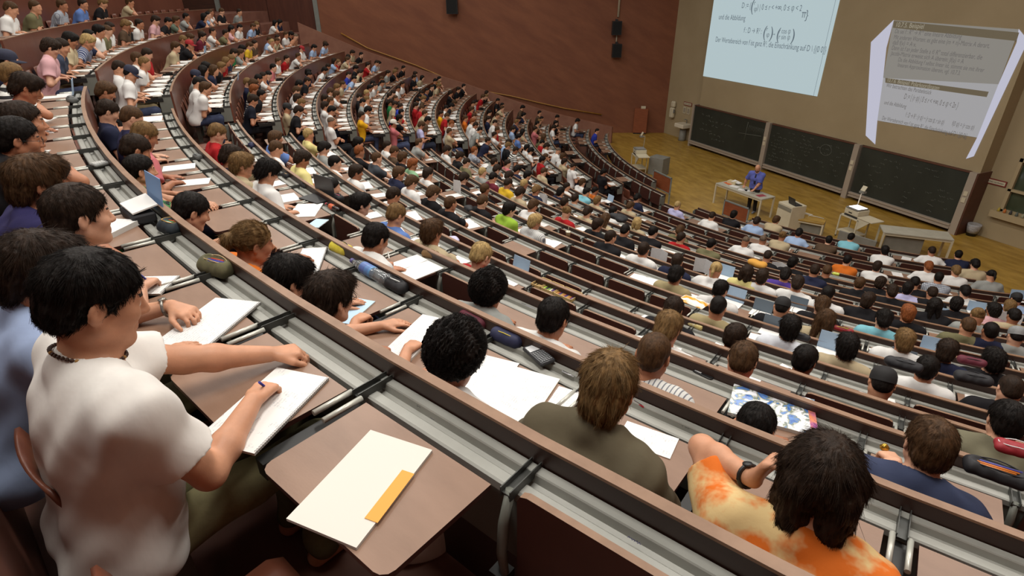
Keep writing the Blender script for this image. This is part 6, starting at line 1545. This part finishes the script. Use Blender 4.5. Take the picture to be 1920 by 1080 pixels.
bottle('yellow-green spray can lying in the tray by the orange shirt', 9, (1574, 515), (1559, 512), .03, mat('lime_can', (196, 206, 84), .3), mat('lime_can', (196, 206, 84), .3), M_WHITEP)
e = thing('coffee_cup', 'paper coffee cup with straw on tray beside an empty tablet', 'cup', in_tray(6, 1065, 446, 0, .0))
mb = MB(); mb.lathe([(.03, 0), (.042, .10), (.043, .105)], n=16); mb.obj('cup_body', [mat('cup_paper', (196, 170, 128), .6)], e)
mb = MB(); mb.lathe([(.046, .105), (.046, .112), (.040, .122)], n=16); mb.obj('lid', [M_PORC], e)
mb = MB(); mb.tube([(0, 0, .12), (.006, 0, .20)], .003, 6); mb.obj('straw', [M_PORC], e)
e = thing('mobile_phone', 'dark mobile phone lying in the tray beside the elbow of striped shirt wearer', 'phone', in_tray(2, 1318, 705, 1.4, .0))
mb = MB(); s_ = SDF(); s_.rc((0, -.045, .012), (0, .045, .012), .022, .024, k=.01)
V, F = polygonise(lambda p: np.maximum(s_.ev(p), np.abs(p[:, 2] - .010) - .010), (-.03, -.08, -.01), (.03, .08, .03), .004); link('phone_case', mesh_from('phone_case', V, F, [M_BLK], smooth=True), e)
mb.box((-.014, .010, .0195), (.014, .052, .021)); mb.obj('display', [mat('calc_lcd', (206, 208, 210), .15)], e)
e = thing('crisp_packet', 'orange and white crisp packet on the tablet by the chin-resting person', 'packet', TR(deskpt(4, 1300, 566, .004), .35))
n = 13; V = []
for i in range(n):
    for j in range(9):
        u, v = -1 + 2 * i / (n - 1), -1 + 2 * j / 8; z = .028 * (1 - u ** 2) ** .5 * (1 - v ** 4) ** .5 * (1 + .2 * math.sin(9 * u + 5 * v)); V.append((u * .15, v * .085, z + .002))
F = [(i * 9 + j, i * 9 + j + 1, i * 9 + j + 10, i * 9 + j + 9) for i in range(n - 1) for j in range(8)]
mb = MB(); mb.add(V, [f[::-1] for f in F], 0, True); mb.obj('foil_bag', [mat('orange_foil', (226, 160, 40), .25, rgb2=(240, 236, 226), nscale=7, stretch=(.5, 1.6, 1), ramp=(.46, .52))], e)
e = thing('pencil_box', 'open wooden pencil box with sorted crayons on the tablet', 'pencil box', TR(deskpt(3, 1043, 545, .0), tray_yaw(3, deskpt(3, 1043, 545))))
WB = mat('pale_box_wood', (190, 160, 104), .6, rgb2=(204, 176, 120), nscale=7)
for x0, x1 in ((-.25, -.13), (-.12, .03), (.04, .25)):
    mb = MB(); mb.box((x0, -.09, 0), (x1, .09, .008)); mb.box((x0, -.09, .008), (x0 + .006, .09, .03)); mb.box((x1 - .006, -.09, .008), (x1, .09, .03)); mb.box((x0, -.09, .008), (x1, -.084, .03)); mb.box((x0, .084, .008), (x1, .09, .03)); mb.obj('compartment', [WB], e)
for i in range(14):
    mb = MB(); x = .052 + i * .0135; mb.tube([(x, -.078, .016), (x, .03 + .004 * (i % 5), .016)], .005, 6); mb.obj('crayon', [mat('crayon%d' % (i % 5), [(214, 160, 90), (206, 150, 80), (150, 60, 90), (60, 80, 160), (214, 170, 100)][i % 5], .5)], e)
for i, c in enumerate(((170, 200, 80), (60, 60, 60), (120, 160, 70), (220, 220, 200), (90, 60, 120))):
    mb = MB(); mb.box((-.11 + i * .025, -.07, .008), (-.092 + i * .025, .05 - i * .012, .02)); mb.obj('eraser', [mat('bits%d' % i, c, .6)], e)
mb = MB(); mb.box((-.16, -.010, 0), (.16, .010, .16), 0, Matrix.Rotation(.3, 4, 'X')); 
# binder propped open in the tray, with its blue sheet
e = thing('folder', 'black zip folder propped open with white pages and pale blue divider', 'folder', in_tray(0, 275, 400, .05, .03))
mb = MB(); mb.bbox((-.13, -.10, -.02), (.12, .02, .035), .01); mb.obj('zip_cover', [BK], e)
mb = MB(); mb.add([(-.12, -.09, .055), (.11, -.09, .05), (.12, .04, .075), (-.11, .05, .085), (-.12, -.09, .047), (.11, -.09, .042), (.12, .04, .067), (-.11, .05, .077)], [(0, 1, 2, 3), (7, 6, 5, 4), (0, 4, 5, 1), (1, 5, 6, 2), (2, 6, 7, 3), (3, 7, 4, 0)]); mb.obj('pages', [M_PAPER], e)
mb = MB(); mb.box((-.13, .05, .02), (.13, .054, .22), 0, Matrix.Rotation(-.15, 4, 'X')); mb.obj('blue_divider', [mat('blue_card', (120, 158, 204), .5)], e)
e = thing('laptop', 'dark laptop seen edge-on beside the black-haired person turned away', 'laptop', TR(deskpt(2, 600, 372, .0), tray_yaw(2, deskpt(2, 600, 372)) + .25))
mb = MB(); mb.bbox((-.17, -.16, 0), (.17, .07, .02), .004); mb.obj('keyboard_base', [M_BLK], e); mb = MB(); mb.bbox((-.17, .07, .01), (.17, .085, .24), .004); mb.obj('lid', [mat('laptop_lid', (58, 60, 62), .35)], e)
# raised folders, newspapers and screens held up along the rows
M_BLUEF = mat('blue_folder_card', (150, 176, 202), .5, rgb2=(164, 188, 210), nscale=4); M_GREYF = mat('grey_blue_folder_card', (98, 112, 124), .55); M_NEWS = paper_mat('newsprint', .75, (120, 120, 124), 120., (204, 204, 204))
def raised(label, x, y, kind, w_=None, h_=None):
    w_, h_ = (.24, .16) if kind == 'g' else (.27, .19)
    best = None
    for k in range(0, 16):
        s = solve(k, x, y, h_ * .5 - .06)
        if s and (best is None or abs(s[1] - .17) < best[0]): best = (abs(s[1] - .17), k, s)
    k, s = best[1], best[2]; m = {'b': M_BLUEF, 'g': M_GREYF, 'n': M_NEWS}[kind]
    e = thing('raised_folder' if kind != 'n' else 'newspaper', label, 'folder' if kind != 'n' else 'newspaper', frameM(k, s[0], s[1], -.066))
    if kind == 'n':
        mb = MB()
        for sg in (-1, 1): mb.add([(0, .0, 0), (sg * w_ * .62, -.05, 0), (sg * w_ * .62, -.03, h_ * 1.25), (0, .03, h_ * 1.3)] + [(0, .004, 0), (sg * w_ * .62, -.046, 0), (sg * w_ * .62, -.026, h_ * 1.25), (0, .034, h_ * 1.3)], [(0, 1, 2, 3), (7, 6, 5, 4), (0, 4, 5, 1), (1, 5, 6, 2), (2, 6, 7, 3), (3, 7, 4, 0)])
        mb.obj('spread_sheet', [m], e)
    else:
        mb = MB(); mb.box((-w_ / 2, -.004, 0), (w_ / 2, .002, h_), 0, Matrix.Rotation(-.22, 4, 'X')); mb.obj('cover', [m], e)
        mb = MB(); mb.box((-w_ / 2 + .004, -.012 - .16, -.0), (w_ / 2 - .004, -.012, .006)); mb.obj('open_page', [M_PAPER], e)
for lb, x, y, kd in (('pale blue folder raised beside the curly grey-topped person', 975, 497, 'b'), ('pale blue folder raised before the white-collared black-haired person', 1378, 552, 'b'), ('grey-blue folder raised on the aisle-side tray near the crisp packet', 1431, 573, 'g'), ('grey-blue folder raised in front of the white tank top', 1497, 567, 'g'), ('grey-blue folder raised in front of crisp white shirt', 1452, 606, 'g'), ('pale blue folder raised before the straw-blond leaning head', 1562, 641, 'b'), ('grey-blue folder raised behind a long black pencil case', 1693, 668, 'g'), ('pale blue folder raised before the navy jersey wearer', 1752, 647, 'b'), ('pale blue folder lying propped near the long-haired black top', 1779, 590, 'b'), ('pale blue folder propped by the white shirt at the right side', 1832, 575, 'b'), ('pale blue folder raised by the fair ponytail', 1361, 507, 'b'), ('pale blue folder near the orange top in the aisle-end row', 1144, 371, 'b'), ('small pale blue folder by the white tank top of the far front', 1910, 552, 'b'), ('pale blue folder raised in the second visible far-side desk', 445, 142, 'b'), ('pale blue folder raised by the red cap', 383, 92, 'b'), ('blue-white folder at the aisle end of the upper far row', 132, 162, 'b')):
    raised(lb, x, y, kd)
for lb, x, y in (('newspaper held up beside the white ringer T-shirt', 1237, 482), ('newspaper held up by the fair ponytail', 1320, 501), ('newspaper held up in the middle of the near block', 1021, 375), ('grey newspaper held up by the lone navy head', 1462, 505), ('grey newspaper held up before the reading black top', 1890, 600), ('newspaper spread wide by the bending dark head', 860, 352)):
    raised(lb, x, y, 'n')
# backpack on a desk, yellow bags
for lb, k, x, y, m, r in (('black rucksack lying on a tablet in the near block', 8, 1158, 414, BK, .17), ('dark bag on the tray by the maroon T-shirt', 8, 920, 355, NV, .11), ('yellow bag on the tray by the golden yellow T-shirt', 8, 937, 366, mat('mustard_cloth', (150, 128, 60), .8), .10), ('orange bag on the tray between two dark heads', 8, 1417, 500, mat('orange_cloth', (206, 150, 60), .8), .13), ('black hat on the tray before the shaved print T-shirt', 5, 880, 396, BK, .10), ('white and violet tissue packet and bottle on tray by straw-blond head', 4, 850, 456, mat('lilac_film', (196, 192, 220), .3), .08)):
    s = SDF(); g_ = np.random.default_rng(int(x))
    for i in range(5): s.el((g_.uniform(-.5, .5) * r * 1.6, g_.uniform(-.3, .3) * r, r * .32), (r * g_.uniform(.5, .8), r * g_.uniform(.4, .6), r * .38), k=.04)
    P = deskpt(k, x, y, .02)
    V, F = polygonise(lambda p: s.ev(p) + fold_noise(p.astype(float), .004, .9, x).astype(np.float32), *s.bounds(), .012)
    V[:, 2] -= V[:, 2].min()
    tag(link('bag', mesh_from('bag', V, F, [m], smooth=True), None, TR(P, .3)), lb, 'bag')
# ink scribbles on the nearest pencil trays
def scribble(k, x, y, size, seed, n=26, m=(52, 48, 110)):
    g_ = random.Random(seed); e = [o for o in COL.objects if o.name.startswith('desk_row') and o.get('rowkey') == '%d near' % k]
    M = in_tray(k, x, y, 0, .0005); pts = [(-size / 2 + size * i / n, g_.uniform(-.3, .3) * size * .35, .001) for i in range(n)]
    mb = MB(); mb.tube(pts, .0007, 3, caps=False); mb.obj('ink_scribble', [mat('biro_ink_%d' % m[2], m, .8)], e[0] if e else None, M)
scribble(0, 1190, 1014, .035, 1); scribble(0, 785, 763, .02, 2, 8, (60, 60, 66)); scribble(0, 811, 786, .02, 3, 9, (60, 60, 66)); scribble(1, 1276, 788, .07, 4, 30, (60, 60, 66)); scribble(1, 1284, 800, .05, 5, 20, (60, 60, 66))
# ---- notebooks for everybody else
def nb_open():
    mb = MB(); V = []
    for sg in (-1, 1):
        n = 6; base = len(V)
        for i in range(n):
            x = .205 * i / (n - 1); z = .004 + .010 * math.sin(min(1, x / .06) * math.pi / 2) - .03 * x
            V += [(sg * x, -.14, z), (sg * x, .14, z), (sg * x, -.14, 0), (sg * x, .14, 0)]
        for i in range(n - 1):
            a = base + i * 4; f = [(a, a + 4, a + 5, a + 1), (a, a + 2, a + 6, a + 4), (a + 1, a + 5, a + 7, a + 3)]; mb_f.extend([q if sg > 0 else q[::-1] for q in f])
        a = base + (n - 1) * 4; mb_f.append((a, a + 2, a + 3, a + 1) if sg > 0 else (a + 1, a + 3, a + 2, a))
    mb.add(V, mb_f); return mb.mesh('open_notebook', [M_WR2])
mb_f = []
ME_NB = [nb_open()]
for w_, h_, th, mm in ((.21, .295, .006, M_WR), (.215, .30, .012, M_WR2), (.21, .297, .002, M_PAPER), (.15, .21, .006, M_WR2)):
    mb = MB(); mb.box((-w_ / 2, -h_ / 2, 0), (w_ / 2, h_ / 2, th), 1); mb.M[1] = 0; ME_NB.append(mb.mesh('notebook', [mm, M_PEDGE]))
KIND = ['open_notebook', 'note_pad', 'thick_notebook', 'sheet_of_paper', 'booklet']; KW = ['open notebook', 'written note pad', 'thick notebook', 'sheet of paper', 'small booklet']
ng = 0
for s in sorted(SEATS, key=lambda s: s.depth):
    if not hasattr(s, 'e') or (s.k, s.row.side, s.bay) in USED or find_spec(s): continue
    if rnd.random() > (.95 if s.k > 0 else .85): continue
    i = rnd.choices(range(5), (6, 4, 2, 3, 1))[0]; th = s.row.bayth(s.bay)
    if i == 0 and s.depth < 3: i = 1
    M = frameM(s.k, th, .285, TABZ) @ TR((rnd.uniform(-.06, .08), 0, .0005), rnd.gauss(0, .18) + (math.pi / 2 if rnd.random() < .2 and i else 0))
    o = link(KIND[i], ME_NB[i], None, M); tag(o, seat_label(s, 'white %s' % KW[i]), 'notebook', 'students\' notebooks on the tablets'); ng += 1
    if i == 1 and rnd.random() < .25: pass
V = []; F = []
for k, r, j in FILL:
    if rnd.random() < .8:
        M = frameM(k, r.bayth(j), .31, TABZ + .003) @ TR((0, 0, 0), rnd.gauss(0, .25)); w_ = rnd.choice((.10, .19)); q = len(V)
        V += [M @ Vector(v) for v in ((-w_, -.14, 0), (w_, -.14, 0), (w_, .14, 0), (-w_, .14, 0), (-w_, -.14, .006), (w_, -.14, .006), (w_, .14, .006), (-w_, .14, .006))]
        F += [[q + i for i in f] for f in ((0, 3, 2, 1), (4, 5, 6, 7), (0, 1, 5, 4), (1, 2, 6, 5), (2, 3, 7, 6), (3, 0, 4, 7))]
if V: tag(link('scattered_papers', mesh_from('scattered_papers', V, F, [M_PAPER])), 'tiny white papers scattered before the packed far-side students', 'papers', None, 'stuff')
print('notebooks', ng)
# necklace, watches
h0 = PERSONS.get((160, 575))
if h0:
    P = h0.P; mb = MB(); c = P.nb + P.u * .040 - P.fw * .010
    for i in range(46):
        a = 2 * math.pi * i / 46; p = c + P.rx * .070 * math.cos(a) + P.fw * .074 * math.sin(a) - P.u * (.020 * math.sin(a))
        mb.lathe([(.0, -.0055), (.0045, -.003), (.0052, 0), (.0045, .003), (0, .0055)], tuple(p), 6, m=1 if i % 7 == 0 else 0)
    mb.obj('necklace', [mat('dark_beads', (64, 40, 28), .5), mat('gold_beads', (170, 130, 70), .35)], h0.e)
def watch(key, i, m, r=.034):
    s = PERSONS.get(key)
    if not s: return
    P = s.P; w_ = P.Wr[i]; d = nrm(w_ - P.E[i]); c = w_ - d * .022; u = nrm(np.cross(d, (0, 0, 1))); v = np.cross(d, u)
    mb = MB(); mb.tube([c + r * (u * math.cos(a) + v * math.sin(a)) for a in np.linspace(0, 2 * math.pi, 17)], .006, 6, caps=False); up = v if v[2] > 0 else -v
    mb.lathe([(.0, 0), (.014, 0), (.014, .006), (0, .007)], n=12, M=Matrix.Translation(Vector(c + up * r)) @ Vector(up).to_track_quat('Z', 'Y').to_matrix().to_4x4()); mb.obj('wristwatch', [m], s.e)
h1 = PERSONS.get((80, 510))
if h1:
    P = h1.P; c = P.nb + P.u * .028; mb = MB()
    for q, (rr, zz) in enumerate(((.074, .0), (.082, -.012))): mb.tube([c + P.rx * rr * math.cos(a) + P.fw * (rr + .002) * math.sin(a) - P.u * (.022 * math.sin(a) - zz) for a in np.linspace(0, 2 * math.pi, 25)], .0085, 6, caps=False)
    mb.obj('collar', [shirt_mat('po')], h1.e)
watch((80, 510), 0, mat('steel_watch', (150, 146, 138), .3, metal=.7)); watch((475, 457), 0, M_BLK); watch((45, 230), 1, mat('steel_watch', (150, 146, 138), .3, metal=.7)); watch((75, 345), 0, M_BLK, .031); watch((1540, 895), 0, M_BLK)
def hand_pen(key, i, m):
    s = PERSONS.get(key)
    if not s: return
    P = s.P; f, n, g_, _ = P.hand[i]; c = P.Wr[i] + f * .105 - n * .030; mb = MB(); d = nrm(-f * .35 + n * .75 + np.array((.25 if i else -.25, -.2, 0))); a = c - d * .035; mb.tube([s.M @ Vector(a), s.M @ Vector(a + d * .135)], .004, 8)
    return mb
for key, i, m, lb in (((160, 575), 1, M_BLUEP, 'blue pen held by the nearest white T-shirt wearer'), ((150, 405), 1, M_BLUEP, 'blue ballpoint held over the spiral pad by dark profile'), ((855, 665), 1, mat('silver_pen', (200, 200, 202), .3, metal=.4), 'silver pen held by the curly black-haired person')):
    mb = hand_pen(key, i, m)
    if mb: tag(mb.obj('pen', [m]), lb, 'pen')
s = PERSONS.get((1742, 835))
if s:
    P = s.P; c = s.M @ Vector(P.Wr[0] + P.hand[0][0] * .12); mb = MB(); mb.lathe([(.002, 0), (.018, .008), (.022, .02), (.012, .034), (.004, .04)], tuple(c), 9)
    tag(mb.obj('sweet_wrapper', [mat('gold_foil', (190, 150, 60), .2, metal=.8)]), 'crumpled gold sweet wrapper in a raised hand', 'wrapper')

LAMP = [.58, .95, 1.05, .85]; EXPO = -0.55
# ---------------------------------------------------------------- light and camera
def area(name, loc, sx, sy, e, col=(1, .965, .90), rot=(0, 0, 0)):
    l = bpy.data.lights.new(name, 'AREA'); l.shape = 'RECTANGLE'; l.size = sx; l.size_y = sy; l.energy = e; l.color = col
    o = link(name, l); o.location = loc; o.rotation_euler = rot; return o
for i, a in enumerate((2, 9, 16, 23, 30)):
    for j, b in enumerate((-4.5, 0.5, 5.5, 10.5)):
        area('ceiling_lamp', W(a, b, ZC - .05), 3.0, 1.2, 330 * LAMP[j] * (1.3 if a < 12 else .9 if a < 20 else .66 if a < 27 else .55))
w = bpy.data.worlds.new('room_ambience'); scene.world = w; w.use_nodes = True
w.node_tree.nodes['Background'].inputs[0].default_value = (1, .95, .88, 1); w.node_tree.nodes['Background'].inputs[1].default_value = .04
cam = bpy.data.cameras.new('camera'); co = link('camera', cam); scene.camera = co
cam.sensor_width = 36; cam.lens = FPX / 1920 * 36; cam.clip_start = .05; cam.clip_end = 200
B = np.array([[-1, 0, 0], [0, 1, 0], [0, 0, 1.]]) @ RM      # image axes (right, down, forward) in world axes
co.matrix_world = Matrix([[*(B[i, 0], -B[i, 1], -B[i, 2]), (0, 0, H)[i]] for i in range(3)] + [[0, 0, 0, 1]])
vs = scene.view_settings; vs.view_transform = 'Standard'; vs.look = 'None'; vs.gamma = 1; vs.exposure = EXPO
scene.cycles.max_bounces = 6; scene.cycles.diffuse_bounces = 3; scene.cycles.glossy_bounces = 2; scene.cycles.transmission_bounces = 6
scene.cycles.use_denoising = True
print('script', time.time() - T0)
